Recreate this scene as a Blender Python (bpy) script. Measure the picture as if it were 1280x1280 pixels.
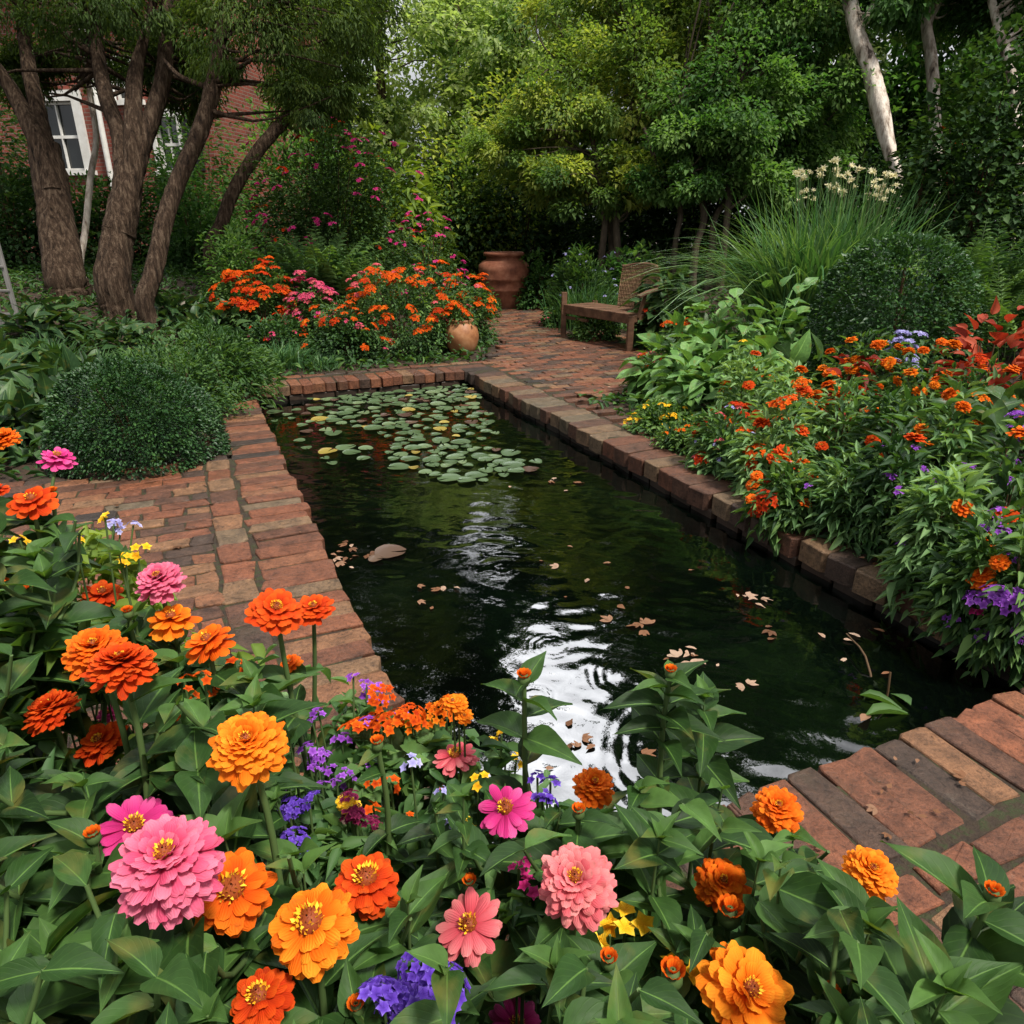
import bpy, math, numpy as np
from mathutils import Vector, Matrix
for o in list(bpy.data.objects): bpy.data.objects.remove(o)
scene = bpy.context.scene
C = scene.collection
R = math.radians
# ---------------------------------------------------------------- camera, sky, sun, exposure
F = 882.0; PITCH = R(22.4); CAM_H = 1.5
cam_d = bpy.data.cameras.new('camera'); cam = bpy.data.objects.new('camera', cam_d); C.objects.link(cam)
cam.location = (0, 0, CAM_H); cam.rotation_euler = (math.pi/2 - PITCH, 0, 0)
cam_d.sensor_width = 36; cam_d.lens = F/1280*36; cam_d.clip_end = 2000; cam_d.clip_start = 0.05
scene.camera = cam
SUN_EL, SUN_AZ = 62, 132            # azimuth from +Y towards +X
world = bpy.data.worlds.new('World'); scene.world = world; world.use_nodes = True
wn = world.node_tree; wn.nodes.clear()
wo = wn.nodes.new('ShaderNodeOutputWorld'); wb = wn.nodes.new('ShaderNodeBackground')
sk = wn.nodes.new('ShaderNodeTexSky'); sk.sky_type = 'NISHITA'; sk.sun_disc = False
sk.sun_elevation = R(SUN_EL); sk.sun_rotation = R(SUN_AZ); sk.dust_density = 4; sk.air_density = 1.0
hs = wn.nodes.new('ShaderNodeHueSaturation'); hs.inputs['Saturation'].default_value = 0.30
wtc = wn.nodes.new('ShaderNodeTexCoord'); wno = wn.nodes.new('ShaderNodeTexNoise'); wno.inputs['Scale'].default_value = 2.2; wno.inputs['Detail'].default_value = 6
wrp = wn.nodes.new('ShaderNodeMapRange'); wrp.inputs[1].default_value = .34; wrp.inputs[2].default_value = .58
wmx = wn.nodes.new('ShaderNodeMix'); wmx.data_type = 'RGBA'; wmx.inputs[7].default_value = (9, 9.1, 9.4, 1)      # thin bright overcast
wn.links.new(wtc.outputs['Generated'], wno.inputs['Vector']); wn.links.new(wno.outputs[0], wrp.inputs[0]); wn.links.new(wrp.outputs[0], wmx.inputs[0])
wn.links.new(sk.outputs[0], hs.inputs['Color']); wn.links.new(hs.outputs[0], wmx.inputs[6]); 
SV = Vector((math.sin(R(4))*math.cos(R(42)), math.cos(R(4))*math.cos(R(42)), math.sin(R(42))))   # the thin bright place in the cloud
wdp = wn.nodes.new('ShaderNodeVectorMath'); wdp.operation = 'DOT_PRODUCT'; wdp.inputs[1].default_value = SV; wn.links.new(wtc.outputs['Generated'], wdp.inputs[0])
wma = wn.nodes.new('ShaderNodeMath'); wma.operation = 'MAXIMUM'; wma.inputs[1].default_value = 0; wn.links.new(wdp.outputs['Value'], wma.inputs[0])
wpw = wn.nodes.new('ShaderNodeMath'); wpw.operation = 'POWER'; wpw.inputs[1].default_value = 30; wn.links.new(wma.outputs[0], wpw.inputs[0])
wml = wn.nodes.new('ShaderNodeMath'); wml.operation = 'MULTIPLY_ADD'; wml.inputs[1].default_value = 15.0; wml.inputs[2].default_value = 1; wn.links.new(wpw.outputs[0], wml.inputs[0])   
wsc = wn.nodes.new('ShaderNodeVectorMath'); wsc.operation = 'SCALE'; wn.links.new(wmx.outputs[2], wsc.inputs[0]); wn.links.new(wml.outputs[0], wsc.inputs['Scale']); wn.links.new(wsc.outputs[0], wb.inputs[0]); wn.links.new(wb.outputs[0], wo.inputs[0])
wb.inputs[1].default_value = 0.075
sd = bpy.data.lights.new('sun', 'SUN'); sd.energy = 4.6; sd.angle = R(9); sd.color = (1.0, .95, .86)
sun = bpy.data.objects.new('sun', sd); C.objects.link(sun)
sv = Vector((math.sin(R(SUN_AZ))*math.cos(R(SUN_EL)), math.cos(R(SUN_AZ))*math.cos(R(SUN_EL)), math.sin(R(SUN_EL))))
sun.rotation_euler = sv.to_track_quat('Z', 'Y').to_euler(); sun.location = sv*30
scene.view_settings.view_transform = 'Standard'; scene.view_settings.look = 'None'
scene.view_settings.exposure = 0.45; scene.view_settings.gamma = 1
scene.cycles.use_denoising = True
scene.cycles.max_bounces = 8; scene.cycles.diffuse_bounces = 4; scene.cycles.transmission_bounces = 4; scene.cycles.glossy_bounces = 3
scene.cycles.sample_clamp_indirect = 6

# ---------------------------------------------------------------- helpers
def rng(s): return np.random.default_rng(s)
cP, sP = math.cos(PITCH), math.sin(PITCH)
def P(px, py, d):                                  # the place d metres in front of the lens seen at a point of the photo
    x = (px-640)/F; y = (py-640)/F
    return np.array([x*d, d*(cP - y*sP), CAM_H - d*(sP + y*cP)])
U = np.array([.914, .407]); V = np.array([-.407, .914])   # pond axes: across, along
def uv2(u, v): return np.array([u*U[0]+v*V[0], u*U[1]+v*V[1]])
def to_uv(x, y): return x*U[0]+y*U[1], x*V[0]+y*V[1]
PU0, PU1, PV0, PV1 = .44, 2.67, 1.13, 7.2
WATER_Z = -.15
PATH_PTS = [uv2(3.75, 6.6), np.array([.9, 9.6]), np.array([.28, 11.4]), np.array([.1, 13.0]), np.array([-.2, 15.5])]
PATH_R = [1.05, .95, .72, .62, .6]
def path_dist(x, y):
    best = np.full(np.shape(x), 1e9)
    for (a, b, ra, rb) in zip(PATH_PTS[:-1], PATH_PTS[1:], PATH_R[:-1], PATH_R[1:]):
        d = b-a; t = np.clip(((x-a[0])*d[0]+(y-a[1])*d[1])/(d@d), 0, 1)
        best = np.minimum(best, np.hypot(x-a[0]-t*d[0], y-a[1]-t*d[1]) - (ra+(rb-ra)*t))
    return best
def paved(x, y):                                    # True where bricks lie
    u, v = to_uv(x, y)
    r = (u > .11) & (u < 3.02) & (v > .8) & (v < 7.62)
    r |= (u > -1.75 - .25*(v-4)) & (u <= .2) & (v > 1.15) & (v < 5.05)
    r |= (u > 1.02) & (u < 4.0) & (v > -2.5) & (v <= .85)
    r |= (path_dist(x, y) < 0) & (v > 3.9)
    r &= ~((u < .30) & (v < 1.2)); r &= ~((u < 1.0) & (v < .82))
    return r
def terrain(x, y):
    x = np.asarray(x, float); y = np.asarray(y, float)
    u, v = to_uv(x, y)
    du = np.maximum(np.maximum(-1.9-u, u-3.15), 0); dv = np.maximum(np.maximum(-3-v, v-7.7), 0)
    dist = np.minimum(np.hypot(du, dv), np.maximum(path_dist(x, y), 0))
    sc = np.where(u > 3, 3.2, 6.0)
    t = np.clip((dist-.15)/sc, 0, 1); h = t*t*(3-2*t)*.78
    h = h + .03*np.sin(x*1.7+.5)*np.cos(y*1.3)*t
    return -.035 + h
def G(px, py):
    d = 3.0
    lo, hi = .3, 60.
    for _ in range(50):
        m = (lo+hi)/2; p = P(px, py, m)
        if p[2] > terrain(p[0], p[1]): lo = m
        else: hi = m
    return P(px, py, lo)
def nrm(a): return a/np.maximum(np.linalg.norm(a, axis=-1, keepdims=True), 1e-9)
class MB:
    def __init__(s): s.v=[]; s.q=[]; s.t=[]; s.u=[]; s.m=[]; s.n=0
    def add(s, v, q, tint=.5, uv=None, mat=0):
        v = np.asarray(v, float).reshape(-1, 3); q = np.asarray(q, int).reshape(-1, 4)
        s.v.append(v); s.q.append(np.where(q < 0, -1, q+s.n)); s.n += len(v)
        s.t.append(np.broadcast_to(np.asarray(tint, float), (len(v),)).copy())
        s.u.append(np.zeros((len(v), 2)) if uv is None else np.asarray(uv, float))
        s.m.append(np.full(len(q), mat, int))
    def mesh(s, name, mats, smooth=True):
        v = np.concatenate(s.v); q = np.concatenate(s.q); t = np.concatenate(s.t); u = np.concatenate(s.u); m = np.concatenate(s.m)
        tri = q[:, 3] < 0
        cnt = np.where(tri, 3, 4); loops = q.reshape(-1); loops = loops[loops >= 0]
        me = bpy.data.meshes.new(name)
        me.vertices.add(len(v)); me.vertices.foreach_set('co', v.astype(np.float32).ravel())
        me.loops.add(len(loops)); me.loops.foreach_set('vertex_index', loops.astype(np.int32))
        me.polygons.add(len(q)); st = np.concatenate([[0], np.cumsum(cnt)[:-1]])
        me.polygons.foreach_set('loop_start', st.astype(np.int32)); me.polygons.foreach_set('loop_total', cnt.astype(np.int32))
        me.polygons.foreach_set('material_index', m.astype(np.int32))
        me.polygons.foreach_set('use_smooth', np.full(len(q), smooth))
        a = me.attributes.new('tint', 'FLOAT', 'POINT'); a.data.foreach_set('value', t.astype(np.float32))
        ul = me.uv_layers.new(name='UVMap'); ul.data.foreach_set('uv', u[loops].astype(np.float32).ravel())
        for x in (mats if isinstance(mats, (list, tuple)) else [mats]): me.materials.append(x)
        me.update(calc_edges=True); return me
    def build(s, name, mats, parent=None, smooth=True):
        o = bpy.data.objects.new(name, s.mesh(name, mats, smooth)); C.objects.link(o)
        if parent is not None: o.parent = parent
        return o
def tag(o, label=None, cat=None, group=None, kind=None):
    if label: o['label'] = label
    if cat: o['category'] = cat
    if group: o['group'] = group
    if kind: o['kind'] = kind
    return o
def thing(name, label, cat, loc=(0, 0, 0), group=None, rz=0):
    o = bpy.data.objects.new(name, None); C.objects.link(o); o.location = tuple(float(a) for a in loc); o.rotation_euler = (0, 0, rz)
    o.empty_display_size = .05
    return tag(o, label, cat, group)
def child(mesh, name, parent, loc=(0, 0, 0), rot=None, sc=1.0):
    o = bpy.data.objects.new(name, mesh); C.objects.link(o); o.parent = parent; o.location = tuple(float(a) for a in loc)
    if rot is not None: o.rotation_euler = rot
    o.scale = (sc, sc, sc); return o
def dup(root, loc, rz, label, group=None, sc=1.0):
    r = root.copy(); C.objects.link(r); r.location = tuple(float(a) for a in loc); r.rotation_euler = (0, 0, rz); r.scale = (sc, sc, sc); r['label'] = label
    if group: r['group'] = group
    for ch in list(root.children):
        c = ch.copy(); C.objects.link(c); c.parent = r
        for g in ch.children:
            d = g.copy(); C.objects.link(d); d.parent = c
    return r
# ---- leaf templates: x across, y along (0..1), z up
def leaf_tpl(nl, nw, prof, fold=.15, curl=.15, wave=0.):
    vs=[]; us=[]
    for i in range(nl+1):
        t=i/nl; w=prof(t)*.5
        for j in range(nw+1):
            s=j/nw*2-1
            vs.append((s*w, t, fold*abs(s)*w*2 - curl*t*t + wave*math.sin(t*9+s*2)*abs(s)*.5)); us.append((j/nw, t))
    q=[(i*(nw+1)+j, i*(nw+1)+j+1, (i+1)*(nw+1)+j+1, (i+1)*(nw+1)+j) for i in range(nl) for j in range(nw)]
    return np.array(vs), np.array(q), np.array(us)
def p_oval(t): return max(.02, math.sin(math.pi*t**.85))
def p_lance(t): return max(.02, math.sin(math.pi*t**.62)**1.1)
def p_heart(t): return max(.02, (math.sin(math.pi*min(1, t**.55))))
def p_blade(t): return max(.05, (1-t**2.2))
def p_petal(t): return .30+.70*math.sin(math.pi*.5*min(1,t/.72)) if t < .72 else max(.34, math.sqrt(max(0,1-((t-.72)/.30)**2)))
L_TINY = (np.array([(0,0,0),(-.5,.45,.12),(0,1,-.06),(.5,.45,.12)]), np.array([(0,3,2,1)]), np.array([(.5,0),(0,.5),(.5,1),(1,.5)], float))
L_TINY = (L_TINY[0], np.array([(0,3,2,-1),(0,2,1,-1)]), L_TINY[2])
L_SMALL = leaf_tpl(3, 2, p_oval, .2, .18)
L_LANCE = leaf_tpl(5, 2, p_lance, .18, .22)
L_BIG = leaf_tpl(8, 4, p_lance, .16, .26, .05)
L_HEART = leaf_tpl(6, 4, p_heart, .14, .25, .04)
L_PETAL = leaf_tpl(7, 2, p_petal, -.10, .20)
def scatter(mb, tpl, pos, d, n, L, W, tint, mat=0):
    tv, tq, tu = tpl; N=len(pos)
    y=nrm(d); x=nrm(np.cross(y, n)); z=np.cross(x, y)
    L=np.broadcast_to(np.asarray(L, float), (N,)); W=np.broadcast_to(np.asarray(W, float), (N,)); tint=np.broadcast_to(np.asarray(tint, float), (N,))
    v = pos[:,None,:] + x[:,None,:]*(tv[None,:,0,None]*W[:,None,None]) + (y[:,None,:]*tv[None,:,1,None] + z[:,None,:]*tv[None,:,2,None])*L[:,None,None]
    q = np.where(tq[None] < 0, -1, tq[None] + (np.arange(N)*len(tv))[:,None,None])
    mb.add(v.reshape(-1,3), q.reshape(-1,4), np.repeat(tint, len(tv)), np.tile(tu, (N,1)), mat)
def tube(mb, pts, rad, seg=7, tint=.5, mat=0, rough=0., seed=0):
    pts=np.asarray(pts, float); n=len(pts); rad=np.broadcast_to(np.asarray(rad, float), (n,))
    tg=nrm(np.gradient(pts, axis=0)); ref=np.array([.31,.17,.93]) if abs(tg[:,2]).mean() < .8 else np.array([1.,.1,0])
    a=nrm(np.cross(tg, ref)); b=np.cross(tg, a); th=np.arange(seg)*2*math.pi/seg
    rr=rad[:,None]*np.ones(seg)
    if rough: 
        g=rng(seed); rr=rr*(1+rough*.35*np.sin(th*9+2.5*np.sin(np.linspace(0,9,n))[:,None]+seed))*(1+rough*(np.sin(th*3+g.random()*6+np.linspace(0,3,n)[:,None])*.6+np.sin(th*5+g.random()*6-np.linspace(0,4,n)[:,None])*.4)+rough*.35*g.standard_normal((n,seg)))
    v=pts[:,None]+rr[...,None]*(np.cos(th)[None,:,None]*a[:,None]+np.sin(th)[None,:,None]*b[:,None])
    q=[(i*seg+j, i*seg+(j+1)%seg, (i+1)*seg+(j+1)%seg, (i+1)*seg+j) for i in range(n-1) for j in range(seg)]
    uvv=np.stack([np.tile(np.arange(seg)/seg, n), np.repeat(np.linspace(0,1,n), seg)], 1)
    mb.add(v.reshape(-1,3), q, tint, uvv, mat)
    mb.add([pts[-1]]+[tuple(p) for p in v[-1]], [(0,1+j,1+(j+1)%seg,-1) for j in range(seg)], tint, None, mat)
def smooth_path(pts, n):                            # Catmull-Rom through pts (each row may carry a radius)
    p=np.asarray(pts, float); p=np.vstack([2*p[0]-p[1], p, 2*p[-1]-p[-2]]); out=[]
    m=len(p)-3
    for s in np.linspace(0, m-1e-6, n):
        i=int(s); t=s-i; a,b,c,d=p[i:i+4]
        out.append(.5*((2*b)+(c-a)*t+(2*a-5*b+4*c-d)*t*t+(3*b-a-3*c+d)*t**3))
    return np.array(out)
def box(mb, lo, hi, tint=.5, mat=0, M=None):
    lo=np.array(lo, float); hi=np.array(hi, float)
    v=np.array([[(lo,hi)[i][0],(lo,hi)[j][1],(lo,hi)[k][2]] for i in (0,1) for j in (0,1) for k in (0,1)])
    if M is not None: v=M(v)
    mb.add(v, [(0,1,3,2),(4,6,7,5),(0,4,5,1),(2,3,7,6),(0,2,6,4),(1,5,7,3)], tint, None, mat)
def beam(mb, a, b, w, h, up=(0,0,1), tint=.5, mat=0):
    a=np.asarray(a, float); b=np.asarray(b, float); y=nrm(b-a); up=(1,0,0) if abs(float(y@np.array(up,float)))>.95 else up; x=nrm(np.cross(y, up)); z=np.cross(x, y); c=.12*min(w,h)
    pr=[(-w/2+c,-h/2),(w/2-c,-h/2),(w/2,-h/2+c),(w/2,h/2-c),(w/2-c,h/2),(-w/2+c,h/2),(-w/2,h/2-c),(-w/2,-h/2+c)]
    v=[e+x*p+z*q for e in (a,b) for p,q in pr]
    q=[(j,(j+1)%8,8+(j+1)%8,8+j) for j in range(8)]+[(0,1,2,3),(0,3,4,7),(4,5,6,7),(8,11,10,9),(8,15,12,11),(12,15,14,13)]
    mb.add(v, q, tint, None, mat)
def lathe(mb, prof, seg=40, tint=.5, mat=0, c=(0,0,0)):
    n=len(prof); th=np.arange(seg)*2*math.pi/seg
    v=[(c[0]+r*math.cos(t), c[1]+r*math.sin(t), c[2]+z) for r,z in prof for t in th]
    q=[(i*seg+j, i*seg+(j+1)%seg, (i+1)*seg+(j+1)%seg, (i+1)*seg+j) for i in range(n-1) for j in range(seg)]
    mb.add(v, q, tint, None, mat)
def rand_dir(g, n): return nrm(g.standard_normal((n,3)))

# ---------------------------------------------------------------- materials
def new_mat(name):
    m=bpy.data.materials.new(name); m.use_nodes=True; nt=m.node_tree; nt.nodes.clear()
    out=nt.nodes.new('ShaderNodeOutputMaterial'); return m, nt, out
def N(nt, t, **k):
    n=nt.nodes.new(t)
    for a,b in k.items():
        if a in n.inputs: n.inputs[a].default_value=b
        else: setattr(n, a, b)
    return n
def ramp(nt, fac, cols):
    r=nt.nodes.new('ShaderNodeValToRGB'); el=r.color_ramp.elements
    for i,(p,c) in enumerate(cols):
        e=el[i] if i < 2 else el.new(p)
        e.position=p; e.color=(*c,1)
    nt.links.new(fac, r.inputs[0]); return r.outputs[0]
def leaf_mat(name, c0, c1, c2, rough=.6, trans=.3, spec=.18, veins=False, tcol=None):
    m,nt,out=new_mat(name)
    at=N(nt,'ShaderNodeAttribute',attribute_name='tint')
    oi=N(nt,'ShaderNodeObjectInfo')
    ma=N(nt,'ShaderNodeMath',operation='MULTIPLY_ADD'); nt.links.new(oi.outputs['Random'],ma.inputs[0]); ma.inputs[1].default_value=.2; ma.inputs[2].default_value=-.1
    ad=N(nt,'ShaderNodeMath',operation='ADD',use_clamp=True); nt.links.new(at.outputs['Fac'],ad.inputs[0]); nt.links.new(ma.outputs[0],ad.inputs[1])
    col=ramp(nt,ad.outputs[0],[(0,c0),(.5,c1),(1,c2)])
    bs=N(nt,'ShaderNodeBsdfPrincipled',Roughness=rough); bs.inputs['Specular IOR Level'].default_value=spec
    if veins:
        uvn=N(nt,'ShaderNodeUVMap'); sp=N(nt,'ShaderNodeSeparateXYZ'); nt.links.new(uvn.outputs[0],sp.inputs[0])
        a=N(nt,'ShaderNodeMath',operation='SUBTRACT'); nt.links.new(sp.outputs[0],a.inputs[0]); a.inputs[1].default_value=.5
        b=N(nt,'ShaderNodeMath',operation='ABSOLUTE'); nt.links.new(a.outputs[0],b.inputs[0])
        # side veins: stripes along y shifted by distance from the midrib
        c=N(nt,'ShaderNodeMath',operation='MULTIPLY_ADD'); nt.links.new(b.outputs[0],c.inputs[0]); c.inputs[1].default_value=-.9; nt.links.new(sp.outputs[1],c.inputs[2])
        d=N(nt,'ShaderNodeMath',operation='MULTIPLY'); nt.links.new(c.outputs[0],d.inputs[0]); d.inputs[1].default_value=44
        e=N(nt,'ShaderNodeMath',operation='SINE'); nt.links.new(d.outputs[0],e.inputs[0])
        f=N(nt,'ShaderNodeMapRange'); nt.links.new(e.outputs[0],f.inputs[0]); f.inputs[1].default_value=.75; f.inputs[2].default_value=1
        g=N(nt,'ShaderNodeMapRange'); nt.links.new(b.outputs[0],g.inputs[0]); g.inputs[1].default_value=.035; g.inputs[2].default_value=.012
        h=N(nt,'ShaderNodeMath',operation='MULTIPLY_ADD',use_clamp=True); nt.links.new(f.outputs[0],h.inputs[0]); h.inputs[1].default_value=.10; nt.links.new(g.outputs[0],h.inputs[2])
        mx=N(nt,'ShaderNodeMix',data_type='RGBA'); nt.links.new(h.outputs[0],mx.inputs[0]); nt.links.new(col,mx.inputs[6])
        mx.inputs[7].default_value=(c2[0]*1.2+.005,c2[1]*1.15+.01,c2[2]*1.2,1)
        no=N(nt,'ShaderNodeTexNoise',Scale=60.); mm=N(nt,'ShaderNodeMix',data_type='RGBA',blend_type='MULTIPLY'); mm.inputs[0].default_value=.5
        nt.links.new(mx.outputs[2],mm.inputs[6]); nt.links.new(ramp(nt,no.outputs[0],[(.3,(.6,.6,.6)),(.7,(1.25,1.25,1.2))]),mm.inputs[7]); col=mm.outputs[2]
        n3=N(nt,'ShaderNodeTexNoise',Scale=17.,Detail=5.); tcn=N(nt,'ShaderNodeTexCoord'); nt.links.new(tcn.outputs['Object'],n3.inputs['Vector']); nt.links.new(tcn.outputs['Object'],no.inputs['Vector'])
        mr=N(nt,'ShaderNodeMapRange'); nt.links.new(n3.outputs[0],mr.inputs[0]); mr.inputs[1].default_value=.57; mr.inputs[2].default_value=.72; mr.inputs[4].default_value=.75
        m3=N(nt,'ShaderNodeMix',data_type='RGBA'); nt.links.new(mr.outputs[0],m3.inputs[0]); nt.links.new(col,m3.inputs[6]); m3.inputs[7].default_value=(.13,.12,.025,1); col=m3.outputs[2]   # yellowed blotches
        bp=N(nt,'ShaderNodeBump',Strength=.35,Distance=.004,invert=True); nt.links.new(h.outputs[0],bp.inputs['Height']); nt.links.new(bp.outputs[0],bs.inputs['Normal'])
    nt.links.new(col,bs.inputs['Base Color'])
    tr=N(nt,'ShaderNodeBsdfTranslucent'); mxs=N(nt,'ShaderNodeMixShader'); mxs.inputs[0].default_value=trans
    tm=N(nt,'ShaderNodeMix',data_type='RGBA',blend_type='MULTIPLY'); tm.inputs[0].default_value=1; nt.links.new(col,tm.inputs[6]); tm.inputs[7].default_value=(*(tcol or (2.0,1.9,.7)),1)
    nt.links.new(tm.outputs[2],tr.inputs[0]); nt.links.new(bs.outputs[0],mxs.inputs[1]); nt.links.new(tr.outputs[0],mxs.inputs[2]); nt.links.new(mxs.outputs[0],out.inputs[0])
    return m
def petal_mat(name, base, mid, tip, trans=.34, rough=.7):   # base at the attachment, tip at the rim; tint shifts it
    m,nt,out=new_mat(name)
    at=N(nt,'ShaderNodeAttribute',attribute_name='tint'); uvn=N(nt,'ShaderNodeUVMap'); sp=N(nt,'ShaderNodeSeparateXYZ'); nt.links.new(uvn.outputs[0],sp.inputs[0])
    a=N(nt,'ShaderNodeMath',operation='MULTIPLY_ADD',use_clamp=True); nt.links.new(at.outputs['Fac'],a.inputs[0]); a.inputs[1].default_value=.6
    b=N(nt,'ShaderNodeMath',operation='MULTIPLY_ADD'); nt.links.new(sp.outputs[1],b.inputs[0]); b.inputs[1].default_value=.75; b.inputs[2].default_value=-.25
    nt.links.new(b.outputs[0],a.inputs[2])
    col=ramp(nt,a.outputs[0],[(0,base),(.55,mid),(1,tip)])
    w=N(nt,'ShaderNodeMath',operation='MULTIPLY'); nt.links.new(sp.outputs[0],w.inputs[0]); w.inputs[1].default_value=38
    s=N(nt,'ShaderNodeMath',operation='SINE'); nt.links.new(w.outputs[0],s.inputs[0])
    bs=N(nt,'ShaderNodeBsdfPrincipled',Roughness=rough); bs.inputs['Specular IOR Level'].default_value=.1
    bp=N(nt,'ShaderNodeBump',Strength=.3,Distance=.002); nt.links.new(s.outputs[0],bp.inputs['Height']); nt.links.new(bp.outputs[0],bs.inputs['Normal'])
    tcp=N(nt,'ShaderNodeTexCoord'); pn=N(nt,'ShaderNodeTexNoise',Scale=75.,Detail=4.); nt.links.new(tcp.outputs['Object'],pn.inputs['Vector'])      # weathered petal ends
    p1=N(nt,'ShaderNodeMapRange'); nt.links.new(pn.outputs[0],p1.inputs[0]); p1.inputs[1].default_value=.54; p1.inputs[2].default_value=.70
    p2=N(nt,'ShaderNodeMapRange'); nt.links.new(sp.outputs[1],p2.inputs[0]); p2.inputs[1].default_value=.72; p2.inputs[2].default_value=1.; p2.inputs[4].default_value=.75
    p3=N(nt,'ShaderNodeMath',operation='MULTIPLY'); nt.links.new(p1.outputs[0],p3.inputs[0]); nt.links.new(p2.outputs[0],p3.inputs[1])
    pm=N(nt,'ShaderNodeMix',data_type='RGBA'); nt.links.new(p3.outputs[0],pm.inputs[0]); nt.links.new(col,pm.inputs[6]); pm.inputs[7].default_value=(mid[0]*.45,mid[1]*.5+.02,mid[2]*.4+.01,1); col=pm.outputs[2]
    nt.links.new(col,bs.inputs['Base Color'])
    tr=N(nt,'ShaderNodeBsdfTranslucent'); nt.links.new(col,tr.inputs[0]); mxs=N(nt,'ShaderNodeMixShader'); mxs.inputs[0].default_value=trans
    nt.links.new(bs.outputs[0],mxs.inputs[1]); nt.links.new(tr.outputs[0],mxs.inputs[2]); nt.links.new(mxs.outputs[0],out.inputs[0])
    return m
def surf_mat(name, cols, scale=8., rough=.8, bump=.3, bdist=.01, detail=8, stretch=(1,1,1), spec=.3, tint_mix=None, rough2=None):
    """noise-mottled surface; tint_mix: colours picked per piece by the tint attribute, multiplied by the noise"""
    m,nt,out=new_mat(name)
    tc=N(nt,'ShaderNodeTexCoord'); mp=N(nt,'ShaderNodeMapping'); mp.inputs['Scale'].default_value=stretch; nt.links.new(tc.outputs['Object'],mp.inputs[0])
    no=N(nt,'ShaderNodeTexNoise',Scale=scale,Detail=detail,Roughness=.65); nt.links.new(mp.outputs[0],no.inputs['Vector'])
    bs=N(nt,'ShaderNodeBsdfPrincipled',Roughness=rough); bs.inputs['Specular IOR Level'].default_value=spec
    col=ramp(nt,no.outputs[0],cols)
    if tint_mix:
        at=N(nt,'ShaderNodeAttribute',attribute_name='tint'); tcol=ramp(nt,at.outputs['Fac'],tint_mix)
        mx=N(nt,'ShaderNodeMix',data_type='RGBA',blend_type='MULTIPLY'); mx.inputs[0].default_value=1; nt.links.new(tcol,mx.inputs[6]); nt.links.new(col,mx.inputs[7]); col=mx.outputs[2]
    nt.links.new(col,bs.inputs['Base Color'])
    if rough2 is not None:
        rr=N(nt,'ShaderNodeMapRange'); nt.links.new(no.outputs[0],rr.inputs[0]); rr.inputs[1].default_value=.35; rr.inputs[2].default_value=.65; rr.inputs[3].default_value=rough2; rr.inputs[4].default_value=rough; nt.links.new(rr.outputs[0],bs.inputs['Roughness'])
    n2=N(nt,'ShaderNodeTexNoise',Scale=scale*5,Detail=6.); nt.links.new(mp.outputs[0],n2.inputs['Vector'])
    ad=N(nt,'ShaderNodeMath',operation='MULTIPLY_ADD'); nt.links.new(n2.outputs[0],ad.inputs[0]); ad.inputs[1].default_value=.35; nt.links.new(no.outputs[0],ad.inputs[2])
    bp=N(nt,'ShaderNodeBump',Strength=bump,Distance=bdist); nt.links.new(ad.outputs[0],bp.inputs['Height']); nt.links.new(bp.outputs[0],bs.inputs['Normal'])
    nt.links.new(bs.outputs[0],out.inputs[0]); return m
M={}
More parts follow.
